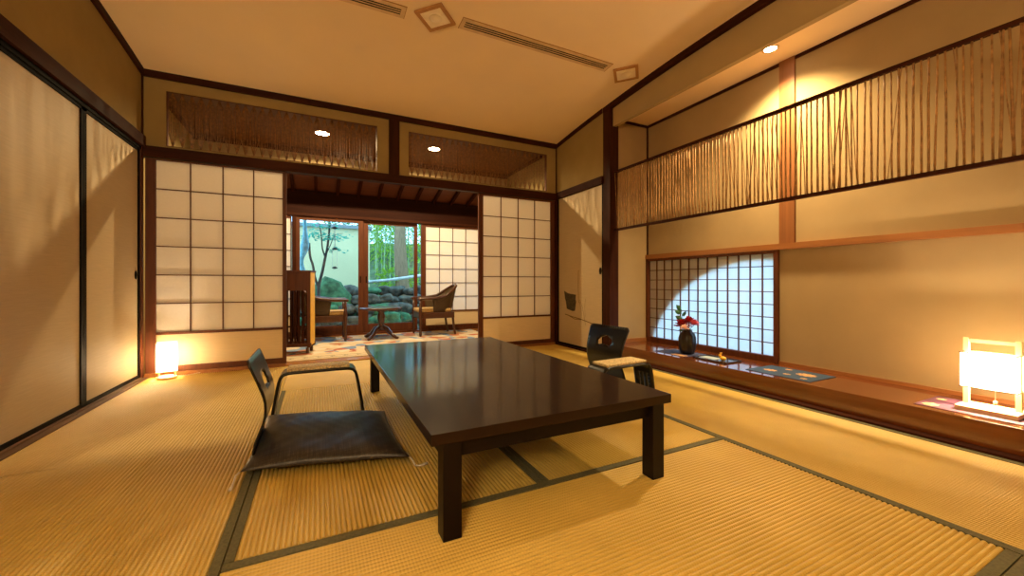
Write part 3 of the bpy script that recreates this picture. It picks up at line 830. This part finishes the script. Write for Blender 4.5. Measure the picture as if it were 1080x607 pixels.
def leafq(bm, p, d, n, L, W):
    p, d, n = Vector(p), Vector(d).normalized(), Vector(n)
    s_ = d.cross(n).normalized(); n2 = s_.cross(d)
    pts = [p, p+d*L*.3+s_*W-n2*W*.2, p+d*L*.7+s_*W*.8-n2*W*.3, p+d*L, p+d*L*.7-s_*W*.8-n2*W*.3, p+d*L*.3-s_*W-n2*W*.2]
    m1 = [p+d*L*.3, p+d*L*.7]
    v = [bm.verts.new(q) for q in pts]; m_ = [bm.verts.new(q) for q in m1]
    bm.faces.new((v[0], v[1], m_[0])); bm.faces.new((v[0], m_[0], v[5])); bm.faces.new((v[1], v[2], m_[1], m_[0])); bm.faces.new((m_[0], m_[1], v[4], v[5]))
    bm.faces.new((v[2], v[3], m_[1])); bm.faces.new((m_[1], v[3], v[4]))
for z, dy, dx in ((.06, 1, .2), (.09, -.6, -.3), (.12, 1, -.4), (.15, -.5, .2), (.17, .9, -.2), (.19, -.4, -.3), (.20, .4, .1)):
    leafq(bm, (0, .025+z*.25, z), (dx-.2, dy, .5), (-1, 0, .5), .07, .022)
for dy in (.9, 1.2): leafq(bm, (0, .03, .02), (-.2, dy, -.1), (-1, 0, .5), .06, .012)
link('leaves', bm, M['leaf'], t)
# tray with ornament
M['tray'] = plain('dark_lacquer_tray', (.03, .02, .02), .25, 0, .5)
t = thing('serving_tray', 'dark rectangular lacquer tray between the vase and blue mat', 'tray', (3.085, 2.27, PZ), 0)
bm = B((-.10, .10, -.15, .15, 0, .006), (-.105, -.098, -.155, .155, 0, .012), (.098, .105, -.155, .155, 0, .012), (-.105, .105, -.155, -.148, 0, .012), (-.105, .105, .148, .155, 0, .012))
link('tray_body', bm, M['tray'], t)
tag(link('note_card', loc(B((-.05, .05, -.075, .075, 0, .002)), (3.085, 2.33, PZ+.0065)), plain('grey_green_paper', (.4, .45, .4), .6)), 'pale grey green sheet lying on the dark lacquer tray', 'sheet of paper')
M['yellow'] = plain('bright_yellow_glaze', (.85, .5, .05), .4)
t = thing('ornament', 'small bright yellow animal ornament on the dark lacquer tray', 'ornament', (3.07, 2.205, PZ+.0065))
bm = bmesh.new()
bmesh.ops.create_uvsphere(bm, u_segments=16, v_segments=10, radius=1, matrix=Matrix.Translation((0, -.006, .018)) @ Matrix.Diagonal((.018, .030, .018, 1)))
bmesh.ops.create_uvsphere(bm, u_segments=12, v_segments=8, radius=.013, matrix=Matrix.Translation((0, .022, .038)))
link('body', bm, M['yellow'], t, True)
for sx in (-1, 1):
    bm = bmesh.new(); tube(bm, [(sx*.006, .02, .046), (sx*.009, .014, .062), (sx*.010, .012, .066)], [.004, .005, .002], 8)
    link('ear', bm, M['yellow'], t, True)

# ------------------------------------------------------------------ ceiling fixtures
def ceil_plate(label, x, y, rot=PI/4):
    z = ceil_z(y)-.002
    sl = math.atan((ceil_z(y+.1)-ceil_z(y-.1))/.2)
    t = thing('ceiling_spotlight', label, 'ceiling light', (x, y, z)); t.rotation_euler = (sl, 0, rot)
    t.rotation_mode = 'XYZ'
    t.matrix_world = Matrix.Translation((x, y, z)) @ Matrix.Rotation(sl, 4, 'X') @ Matrix.Rotation(rot, 4, 'Z')
    h, w = .11, .026
    link('frame', B((-h, h, -h, -h+w, -.014, 0), (-h, h, h-w, h, -.014, 0), (-h, -h+w, -h+w, h-w, -.014, 0), (h-w, h, -h+w, h-w, -.014, 0)), M['frame_tan'], t)
    link('cover', B((-h+w, h-w, -h+w, h-w, -.008, 0)), M['cover_cream'], t)
    bm = bmesh.new(); lathe(bm, [(.05, -.008), (.05, -.011), (.044, -.012), (.042, -.0085)], 28)
    link('rim', bm, M['cover_cream'], t, True)
M['frame_tan'] = wood('tan_wooden_frame', (.5, .26, .09), (.38, .18, .055), .5, 'x')
M['cover_cream'] = plain('cream_cover', (.95, .82, .62), .5)
ceil_plate('square wooden framed ceiling light between the two long vents', .77, 2.84)
ceil_plate('square wooden framed ceiling light near the alcove side', 2.57, 2.82)
def vent(label, x0, x1, y):
    z = ceil_z(y)
    sl = math.atan((ceil_z(y+.1)-ceil_z(y-.1))/.2)
    t = thing('ceiling_vent', label, 'air vent', ((x0+x1)/2, y, z)); t.rotation_euler = (sl, 0, 0)
    L = (x1-x0)/2
    link('vent_plate', B((-L-.03, L+.03, -.06, .06, -.004, .0)), M['white_vent'], t)
    link('vent_border', B((-L-.034, L+.034, -.064, -.060, -.005, .0), (-L-.034, -L-.030, -.06, .06, -.005, 0), (L+.03, L+.034, -.06, .06, -.005, 0)), M['frame_tan'], t)
    for yy in (-.022, .0, .022):
        link('slot', B((-L, L, yy-.005, yy+.005, -.0055, -.004)), M['slot_dark'], t)
M['white_vent'] = plain('ceiling_coloured_metal', (.68, .5, .28), .5)
vent('long slotted air vent in the ceiling, right of the square light', .99, 2.33, 2.82)
vent('slotted air vent at the top edge, left of the square light', -.95, .53, 2.89)

# ------------------------------------------------------------------ veranda furniture
def rug_mat():
    m, nt, b = newmat('patchwork_rug')
    v = coords(nt)
    vo = nt.nodes.new('ShaderNodeTexVoronoi'); vo.inputs['Scale'].default_value = 8.
    nt.links.new(v, vo.inputs['Vector'])
    sep = nt.nodes.new('ShaderNodeSeparateColor'); nt.links.new(vo.outputs['Color'], sep.inputs[0])
    c = ramp(nt, sep.outputs[0], [(.0, (.68, .55, .38)), (.38, (.62, .50, .36)), (.42, (.20, .30, .50)), (.58, (.26, .36, .55)), (.62, (.46, .14, .07)), (.74, (.50, .2, .1)), (.78, (.75, .66, .55))])
    c.node.color_ramp.interpolation = 'CONSTANT'
    nt.links.new(c, b.inputs['Base Color']); b.inputs['Roughness'].default_value = .95
    bump(nt, b, noise(nt, v, 200, 2), .4, .002)
    return m
M['rug'] = rug_mat()
M['rug_border'] = plain('beige_rug_border', (.66, .54, .36), .95, nscale=80, noise_amt=.1)
t = thing('rug', 'pale patterned rug with blue and red patches under the veranda armchairs', 'rug', (.9, 5.4, .0))
link('rug_border', B((-1.5, 1.42, -.86, -.55, .0, .012)), M['rug_border'], t)
link('rug_field', B((-1.5, 1.42, -.55, .92, .0, .012)), M['rug'], t)
bm = bmesh.new()
for i in range(22):
    x = -1.42+i*.13
    box(bm, x-.018, x+.018, -.745, -.740, .012, .0132); box(bm, x-.004, x+.004, -.76, -.725, .012, .0132); box(bm, x+.02, x+.027, -.755, -.735, .012, .0132)
box(bm, -1.48, 1.4, -.70, -.695, .012, .0128); box(bm, -1.48, 1.4, -.80, -.796, .012, .0128)
link('border_motif', bm, M['ink'], t)

# slatted cabinet
t = thing('slatted_cabinet', 'dark slatted wooden cabinet standing in the veranda doorway', 'cabinet', (-.085, 4.93, .003), math.radians(-13))
W, D, H = .50, .20, .935
link('cabinet_top', B((-W, .012, -.012, D+.012, H-.02, H)), M['wood_red'], t)
link('front_panel', B((-W+.03, -.03, .004, .02, .71, H-.02)), M['wood_red'], t)
link('side_panel', B((-.002, .004, .012, D-.012, .10, H-.02)), plain('lamplit_side_board', (.95, .55, .07), .4), t)  # lamp light on this side is put into its bright yellow colour
for x in (-W, -.03):
    for y in (0, D-.03): link('post', B((x, x+.03, y, y+.03, .075, H-.02)), M['wood_red'], t)
for x in (-W+.03, -.035):
    for y in (.01, D-.03): link('foot', B((x-.012, x+.02, y, y+.03, .012, .075), bev=.004), M['chair_wood'], t)
link('bottom_rail', B((-W-.004, .008, -.006, .026, .085, .125), (-W-.004, .008, D-.026, D+.004, .085, .125)), M['wood_red'], t)
bm = bmesh.new()
for i in range(11):
    x = -W+.05+i*.042
    box(bm, x-.009, x+.009, .008, .018, .125, .71)
box(bm, -W+.03, -.03, .016, .022, .30, .32)
link('slats', bm, M['wood_z'], t)
bm = bmesh.new()
for i in range(9):
    x = -W+.06+i*.052
    box(bm, x-.009, x+.009, D-.02, D-.012, .125, .72)
link('rear_slats', bm, M['wood_z'], t)

# armchairs
def armchair(label, locv, rz):
    t = thing('armchair', label, 'armchair', locv, rz)      # faces -x
    for sy in (-1, 1):
        bm = bmesh.new()
        tube(bm, [(-.25, sy*.225, .0), (-.25, sy*.225, .03), (-.25, sy*.225, .10), (-.25, sy*.225, .28), (-.25, sy*.225, .34), (-.25, sy*.225, .40), (-.25, sy*.235, .54)],
             [.014, .021, .016, .024, .028, .021, .019], 10)
        link('front_leg', bm, M['chair_wood'], t, True)
        bm = bmesh.new()
        tube(bm, [(.29, sy*.19, .0), (.265, sy*.195, .12), (.245, sy*.20, .30)], [.014, .018, .02], 8)
        link('rear_leg', bm, M['chair_wood'], t, True)
    link('seat_frame', B((-.265, .265, -.235, .235, .255, .345), bev=.01), M['chair_wood'], t)
    bm = B((-.262, .22, -.215, .215, .345, .40), bev=.02)
    link('seat_cushion', bm, M['chair_fabric'], t, True)
    # curved arm and top rail sweeping round the back
    rail = []
    for k in range(25):
        a_ = -PI/2+PI*k/24
        f = math.cos(a_)
        rail.append((.05+.30*max(0, f)**.8 if True else 0, .245*math.sin(a_)/1., .56+.19*max(0, f)**1.1))
    rail = [(-.285, -.235, .545), (-.2, -.245, .548), (-.08, -.25, .552)]+rail[1:-1]+[(-.08, .25, .552), (-.2, .245, .548), (-.285, .235, .545)]
    rail = catmull(rail, 3)
    bm = bmesh.new(); tube(bm, rail, [.021]*len(rail), 8)
    link('arm_rail', bm, M['chair_wood'], t, True)
    # cane shell under the rail
    bm = bmesh.new(); prev = None
    seg = [p for p in rail if p[0] > -.09]
    for p in seg:
        b0 = Vector((.02+(p[0]-.02)*.72, p[1]*.88, .345)); tp = Vector(p)
        r = [bm.verts.new(b0.lerp(tp, q)) for q in (0, .33, .66, 1)]
        if prev:
            for i in range(3): bm.faces.new((prev[i], r[i], r[i+1], prev[i+1]))
        prev = r
    o = link('cane_back', bm, M['cane'], t, True); solid(o, .012)
    for k, i in enumerate((len(seg)//5, 2*len(seg)//5, len(seg)//2, 3*len(seg)//5, 4*len(seg)//5)):
        p = seg[i]; bm = bmesh.new()
        tube(bm, [(.02+(p[0]-.02)*.73, p[1]*.89, .34), p], .012, 6)
        link('back_post', bm, M['chair_wood'], t, True)
    return t
armchair('cane backed wooden armchair with ochre seat by the paper screen', (1.585, 5.97, .017), math.radians(0))
armchair('wooden armchair half hidden behind the slatted cabinet', (.075, 5.98, .017), PI)
# round table
t = thing('round_side_table', 'small round pedestal table between the veranda armchairs', 'table', (.80, 5.84, .012))
bm = bmesh.new()
N_ = 96; prof = [(.25, .405), (.275, .412), (.283, .425), (.277, .438), (.25, .442), (.01, .434)]
rings = []
for r, z in prof:
    rings.append([bm.verts.new((r*(1+.03*math.cos(8*2*PI*k/N_))*math.cos(2*PI*k/N_), r*(1+.03*math.cos(8*2*PI*k/N_))*math.sin(2*PI*k/N_), z)) for k in range(N_)])
for a_, b_ in zip(rings, rings[1:]):
    for k in range(N_): bm.faces.new((a_[k], a_[(k+1) % N_], b_[(k+1) % N_], b_[k]))
bm.faces.new(rings[0][::-1]); bm.faces.new(rings[-1])
link('tabletop', bm, M['chair_wood'], t, True)
bm = bmesh.new(); lathe(bm, [(.05, .12), (.058, .15), (.04, .18), (.034, .22), (.05, .27), (.055, .32), (.035, .37), (.075, .40), (.075, .406)], 20)
link('pedestal', bm, M['chair_wood'], t, True)
for k in range(4):
    a_ = PI/4+k*PI/2; c, s_ = math.cos(a_), math.sin(a_)
    bm = bmesh.new(); tube(bm, [(.03*c, .03*s_, .165), (.10*c, .10*s_, .14), (.18*c, .18*s_, .06), (.25*c, .25*s_, .022), (.28*c, .28*s_, .02)], [.028, .027, .023, .02, .018], 8)
    link('leg', bm, M['chair_wood'], t, True)

# ------------------------------------------------------------------ garden
M['moss'] = plain('mossy_ground', (.10, .14, .06), .95, nscale=5, noise_amt=.5)
M['rock'] = plaster('grey_rock', (.075, .068, .048), .75, .85, 9)
M['rock_green'] = plaster('green_mossy_rock', (.05, .13, .055), .7, .9, 8)
M['gwall'] = plaster('cream_garden_wall', (.60, .50, .27), .06, .9, 1)
M['bark'] = wood('brown_bark', (.34, .19, .09), (.16, .09, .045), .85, 'z', 0, 6, 6)
M['bark_thin'] = plain('dark_thin_bark', (.04, .035, .03), .8)
M['culm'] = plain('pale_green_culm', (.36, .48, .22), .4, nscale=8, noise_amt=.3)
M['blue_reflection'] = plain('pale_blue_green_reflection', (.22, .45, .48), .7, nscale=14, noise_amt=.35)  # tint of a reflection in the glass, given as surface colour
M['log'] = plain('weathered_pale_log', (.50, .48, .42), .85, nscale=14, noise_amt=.3)
def leaf_mat(name, col):
    m, nt, b = newmat(name)
    out = nt.nodes['Material Output']
    d = nt.nodes.new('ShaderNodeBsdfDiffuse'); tr = nt.nodes.new('ShaderNodeBsdfTranslucent'); mx = nt.nodes.new('ShaderNodeMixShader'); mx.inputs[0].default_value = .45
    c = ramp(nt, noise(nt, coords(nt), 3, 3), [(.3, tuple(x*.6 for x in col)), (.7, col)])
    for n in (d, tr): nt.links.new(c, n.inputs['Color'])
    nt.links.new(d.outputs[0], mx.inputs[1]); nt.links.new(tr.outputs[0], mx.inputs[2]); nt.links.new(mx.outputs[0], out.inputs['Surface']); nt.nodes.remove(b)
    return m
M['bamboo_leaf'] = leaf_mat('bamboo_leaf', (.40, .64, .07))
M['tree_leaf'] = leaf_mat('turquoise_leaf', (.10, .52, .36))
M['bush'] = leaf_mat('dark_bush_leaf', (.10, .28, .08))
def gz(x, y):
    return -.28+max(0, (y-8.7))*.42 if x > .9 else -.28+max(0, (y-8.7))*.1
bm = bmesh.new(); grid = {}
for i in range(31):
    for j in range(33):
        x = -6+i*.5; y = 6.7+j*.35
        f = 1/(1+math.exp(-(x-.9)*4))
        z = -.28+max(0, y-8.7)*(.1+.34*f)+.03*math.sin(x*5)*math.cos(y*4)
        grid[i, j] = bm.verts.new((x, y, min(z, 2.2)))
for i in range(30):
    for j in range(32): bm.faces.new((grid[i, j], grid[i+1, j], grid[i+1, j+1], grid[i, j+1]))
o = struct('ground', bm, M['moss'], 'mossy garden ground rising behind the glass doors', 'ground', smooth=True)
struct('ground_side', B((3.55, 9, -3, 6.5, -.4, -.3)), M['gwall'], 'pale gravel court outside the alcove window', 'ground')
struct('wall_garden', B((-5, 1.15, 10.4, 10.6, -.4, 2.12)), M['gwall'], 'cream plaster garden wall seen through the left glass door', 'wall')
struct('trim_44', B((-5, 1.19, 10.32, 10.68, 2.12, 2.2)), plain('grey_wall_cap', (.2, .2, .19), .8), 'grey tile coping on top of the garden wall', 'coping')
struct('ceiling_overhang', B((XL-.3, XR+.3, YV+.12, 7.5, 2.15, 2.2)), M['dark_ceiling'], 'roof overhang outside the garden doors', 'eaves')
def rock(label, c, s, seed, mat, group=None):
    rr = random.Random(seed)
    bm = bmesh.new(); bmesh.ops.create_icosphere(bm, subdivisions=3, radius=1)
    ph = [rr.uniform(0, 6) for _ in range(6)]
    for v in bm.verts:
        n = v.co.normalized()
        k = 1+.13*math.sin(n.x*3+ph[0])+.12*math.sin(n.y*4+ph[1])+.1*math.sin(n.z*4+ph[2])+.05*math.sin(n.x*9+ph[3])*math.sin(n.z*8+ph[4])
        # squash towards a blocky stone
        m_ = max(abs(n.x), abs(n.y), abs(n.z)); k *= (1/m_)**.45
        v.co = Vector((n.x*k*s[0], n.y*k*s[1], n.z*k*s[2]))
    bmesh.ops.rotate(bm, verts=bm.verts, matrix=Matrix.Rotation(rr.uniform(-.3, .3), 3, 'Y'))
    o = link('rock', bm, mat, None, True); o.location = c
    tag(o, label, 'rock', group)
rock('large green mossy boulder behind the left glass door', (.25, 8.75, .34), (.40, .3, .50), 3, M['rock_green'])
rock('grey boulder right of the green mossy boulder', (.66, 8.95, .32), (.30, .25, .38), 9, M['rock'])
i = 0
for row, (z, y, x0, x1, s) in enumerate(((-.12, 8.0, -.5, .75, .2), (.07, 8.12, -.45, .7, .19), (.27, 8.3, -.4, .7, .16))):
    x = x0
    while x < x1:
        rock('low stone edging the garden below the thin tree', (x, y+R.uniform(-.05, .05), z+R.uniform(-.02, .02)), (s*R.uniform(.95, 1.3), .15, .115*R.uniform(.8, 1.1)), 20+i, M['rock'] if R.random() < .6 else M['rock_green'], 'stones below the thin tree'); i += 1
        x += s*1.75
for row, (z, y, s) in enumerate(((-.15, 8.0, .17), (.06, 8.15, .15), (.25, 8.35, .16), (.44, 8.55, .14), (.60, 8.75, .14))):
    x = .75+R.uniform(0, .1)
    while x < 2.35:
        rock('weathered stone stacked in the bank behind the right glass door', (x, y+R.uniform(-.06, .06), z+R.uniform(-.03, .03)), (s*R.uniform(.95, 1.5), .18, s*R.uniform(.55, .8)), 60+i, M['rock'] if R.random() < .75 else M['rock_green'], 'stones stacked in the garden bank'); i += 1
        x += s*1.75
bm = bmesh.new(); tube(bm, [(.8, 9.0, .80), (1.4, 9.0, .86), (2.0, 9.0, .95), (2.8, 9.0, 1.05)], .035, 10)
tag(link('garden_log', bm, M['log'], None, True), 'pale weathered log lying across the top of the stone bank', 'log')
# thin tree
TY = 8.0
def ppt(u, v, y=TY):
    F = 415; T = math.atan(204/415); a_ = (u-540)/F
    dx, dy, dz = math.sin(T)+a_*math.cos(T), math.cos(T)-a_*math.sin(T), (298-v)/F
    k = y/dy; return (dx*k, y, .8+dz*k)
def branch(bm, uv, r0, r1, y=TY):
    P = catmull([ppt(*p, y) for p in uv], 4)
    tube(bm, P, [r0+(r1-r0)*k/(len(P)-1) for k in range(len(P))], 7)
t = thing('garden_tree', 'thin dark forked tree with turquoise leaves against the cream wall', 'tree', (ppt(336, 312)[0], TY, -.2))
TO = -Vector(t.location)
bm = bmesh.new()
branch(bm, [(336, 345), (336, 320), (336, 302), (340, 286), (343, 271), (345, 262), (347, 246), (348, 228)], .034, .016)
branch(bm, [(336, 304), (332, 292), (330, 280), (327, 270), (326, 256)], .022, .02)
branch(bm, [(343, 271), (340, 262), (339, 250), (337, 236)], .016, .008)
branch(bm, [(345, 266), (349, 257), (353, 248), (362, 246)], .009, .004)
link('trunk', loc(bm, TO), M['bark_thin'], t, True)
bm = bmesh.new()
for (u, v, n, sp) in ((322, 249, 18, 4), (331, 246, 30, 5), (340, 249, 40, 6), (348, 251, 36, 6), (356, 249, 26, 5), (364, 251, 14, 4), (350, 263, 16, 4), (358, 262, 12, 3), (366, 266, 5, 2), (340, 238, 30, 7), (352, 237, 24, 7), (328, 237, 14, 6)):
    for k in range(n):
        p = ppt(u+R.gauss(0, sp*.7), v+R.gauss(0, sp*.4), TY+R.gauss(0, .15))
        leafq(bm, p, (R.uniform(-1, 1), R.uniform(-1, 1), R.uniform(-.4, .3)), (R.uniform(-.5, .5), -.5, 1), R.uniform(.05, .09), .02)
link('foliage', loc(bm, TO), M['tree_leaf'], t)
bm = bmesh.new()  # trunk-shaped tube standing in for a bluish reflection in the glass door
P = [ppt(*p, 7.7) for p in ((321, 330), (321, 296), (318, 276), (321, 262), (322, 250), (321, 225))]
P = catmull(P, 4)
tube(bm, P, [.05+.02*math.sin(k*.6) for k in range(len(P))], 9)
tag(link('reflection_shape', bm, M['blue_reflection'], None, True), 'pale blue-green reflection at the left edge of the glass door, modelled as a trunk', 'tree')
# hanging chime
t = thing('hanging_chime', 'thin hanging chime on two strings outside the left glass door', 'chime', (ppt(353, 300, 7.2)[0], 7.2, 2.15))
cx = 0; H0 = 2.15
zt, zm, zb_ = ppt(353, 240, 7.2)[2]-H0, ppt(353, 262, 7.2)[2]-H0, ppt(353, 282, 7.2)[2]-H0
bm = bmesh.new(); tube(bm, [(0, 0, 0), (0, 0, zm)], .006, 6); tube(bm, [(-.035, 0, zm), (-.035, 0, zb_)], .003, 5); tube(bm, [(.035, 0, zm), (.035, 0, zb_)], .003, 5)
link('string', bm, M['log'], t)
bm = bmesh.new()
for z in (zt, zm, zb_): lathe(bm, [(.012, z+.02), (.045, z), (.045, z-.008), (.012, z-.022)], 12)
link('bell', bm, M['bark_thin'], t)
# big trunk and bamboo grove
bm = bmesh.new(); tube(bm, catmull([(1.88, 9.9, .2), (1.84, 9.9, 1.0), (1.80, 9.9, 1.7), (1.80, 9.9, 2.3), (1.74, 9.9, 3.6), (1.6, 9.9, 6)], 4), [.185-.005*k for k in range(21)], 14)
tag(link('big_tree', bm, M['bark'], None, True), 'thick brown tree trunk among the bamboo', 'tree')
protos = []
for q in range(4):
    t = thing('bamboo_plant', 'slender green bamboo plant in the grove behind the stone bank', 'bamboo', (0, 0, 0), 0, 'bamboo plants in the garden grove')
    rr = random.Random(100+q)
    bm = bmesh.new(); P = [(0.02*math.sin(k*.7+q)+k*k*.003, .0, k*.42) for k in range(12)]
    tube(bm, P, [.018-.0008*k for k in range(12)], 7)
    link('culm', bm, M['culm'], t, True)
    bm = bmesh.new()
    for k in range(520):
        z = rr.triangular(.4, 4.6, 2.1); a_ = rr.uniform(0, 2*PI); r = rr.uniform(.05, .4)
        leafq(bm, (r*math.cos(a_), r*math.sin(a_), z), (math.cos(a_)+rr.uniform(-.5, .5), math.sin(a_)+rr.uniform(-.5, .5), rr.uniform(-1.2, .1)), (rr.uniform(-.5, .5), rr.uniform(-.5, .5), 1), rr.uniform(.09, .17), .013)
    link('foliage', bm, M['bamboo_leaf'], t)
    protos.append(t)
def dup(root, l, rz):
    r = root.copy(); COL.objects.link(r); r.location = l; r.rotation_euler = (0, 0, rz)
    for ch in list(root.children):
        c = ch.copy(); COL.objects.link(c); c.parent = r
    return r
spots = []
for k in range(34):
    y = 9.5+R.random()*3.2
    x = R.uniform(1.02, 2.5)*y/8.2*.92+.1
    spots.append((x, y, -.28+max(0, y-8.7)*.42-.05))
spots = [p for p in spots if not (p[1] < 10.6 and abs(p[0]-1.85*p[1]/9.9) < .32)]
for k, s_ in enumerate(spots):
    if k < 4: protos[k].location = s_; protos[k].rotation_euler = (0, 0, R.uniform(0, 6))
    else: dup(protos[k % 4], s_, R.uniform(0, 6))
def shrub(label, c, s, n, seed, mat):
    rr = random.Random(seed); bm = bmesh.new()
    for k in range(n):
        d = Vector((rr.gauss(0, 1), rr.gauss(0, 1), rr.gauss(0, 1))).normalized()*rr.uniform(.55, 1)
        p = (d.x*s[0], d.y*s[1], d.z*s[2])
        leafq(bm, p, (d.x+rr.uniform(-.6, .6), d.y+rr.uniform(-.6, .6), d.z+rr.uniform(-.6, .3)), (rr.uniform(-1, 1), rr.uniform(-1, 1), 1), rr.uniform(.06, .13), .025)
    o = link('shrub', bm, mat); o.location = c
    tag(o, label, 'shrub')
shrub('dark green shrub filling the far side of the bamboo grove', (2.6, 13.2, 2.3), (2.6, .5, 2.0), 7000, 5, M['bush'])
shrub('low green shrub growing on the stone bank', (2.15, 8.9, .62), (.22, .2, .16), 160, 6, M['bush'])
shrub('green shrub hanging over the far bank beside the trunk', (1.75, 10.1, .9), (.5, .3, .3), 350, 8, M['bamboo_leaf'])

# ------------------------------------------------------------------ light
def area(name, loc_, rot, size, size_y, energy, col):
    L = bpy.data.lights.new(name, 'AREA'); L.shape = 'RECTANGLE'; L.size = size; L.size_y = size_y; L.energy = energy; L.color = col
    o = bpy.data.objects.new(name, L); COL.objects.link(o); o.location = loc_; o.rotation_euler = rot
    return o
# unseen glowing globe added behind the viewer to fill the room with light
t = thing('added_fill_globe', 'added unseen glowing globe lighting the room from behind the viewer', 'lamp', (-.82, -.85, ceil_z(-.85)))
bm = bmesh.new(); tube(bm, [(0, 0, 0), (0, 0, -.92)], .004, 6); link('cord', bm, M['dark_frame'], t)
bm = bmesh.new(); bmesh.ops.create_uvsphere(bm, u_segments=32, v_segments=20, radius=.28, matrix=Matrix.Translation((0, 0, -1.18)))
M['fill_glow'] = emit('added_fill_glow', (1., .75, .44), 21)
link('lamp_shade', bm, M['fill_glow'], t, True)

w = bpy.data.worlds.new('daylight'); SC.world = w; w.use_nodes = True
nt = w.node_tree; bg = nt.nodes['Background']
bg.inputs['Color'].default_value = (.32, .64, 1., 1); bg.inputs['Strength'].default_value = 2.8

# ------------------------------------------------------------------ camera
cam = bpy.data.cameras.new('camera'); co = bpy.data.objects.new('camera', cam); COL.objects.link(co)
cam.sensor_width = 36; cam.lens = 36*415/1080; cam.shift_y = -5.5/1080; cam.clip_start = .02
co.location = (0, 0, .8); co.rotation_euler = (PI/2, 0, -math.atan(204/415))
SC.camera = co
SC.view_settings.view_transform = 'Standard'; SC.view_settings.look = 'None'
SC.view_settings.gamma = 1; SC.view_settings.use_curve_mapping = False
SC.view_settings.exposure = 1.12
SC.cycles.use_denoising = True
SC.cycles.max_bounces = 10; SC.cycles.diffuse_bounces = 6; SC.cycles.transparent_max_bounces = 12
SC.cycles.caustics_reflective = False; SC.cycles.caustics_refractive = False
SC.cycles.sample_clamp_indirect = 6
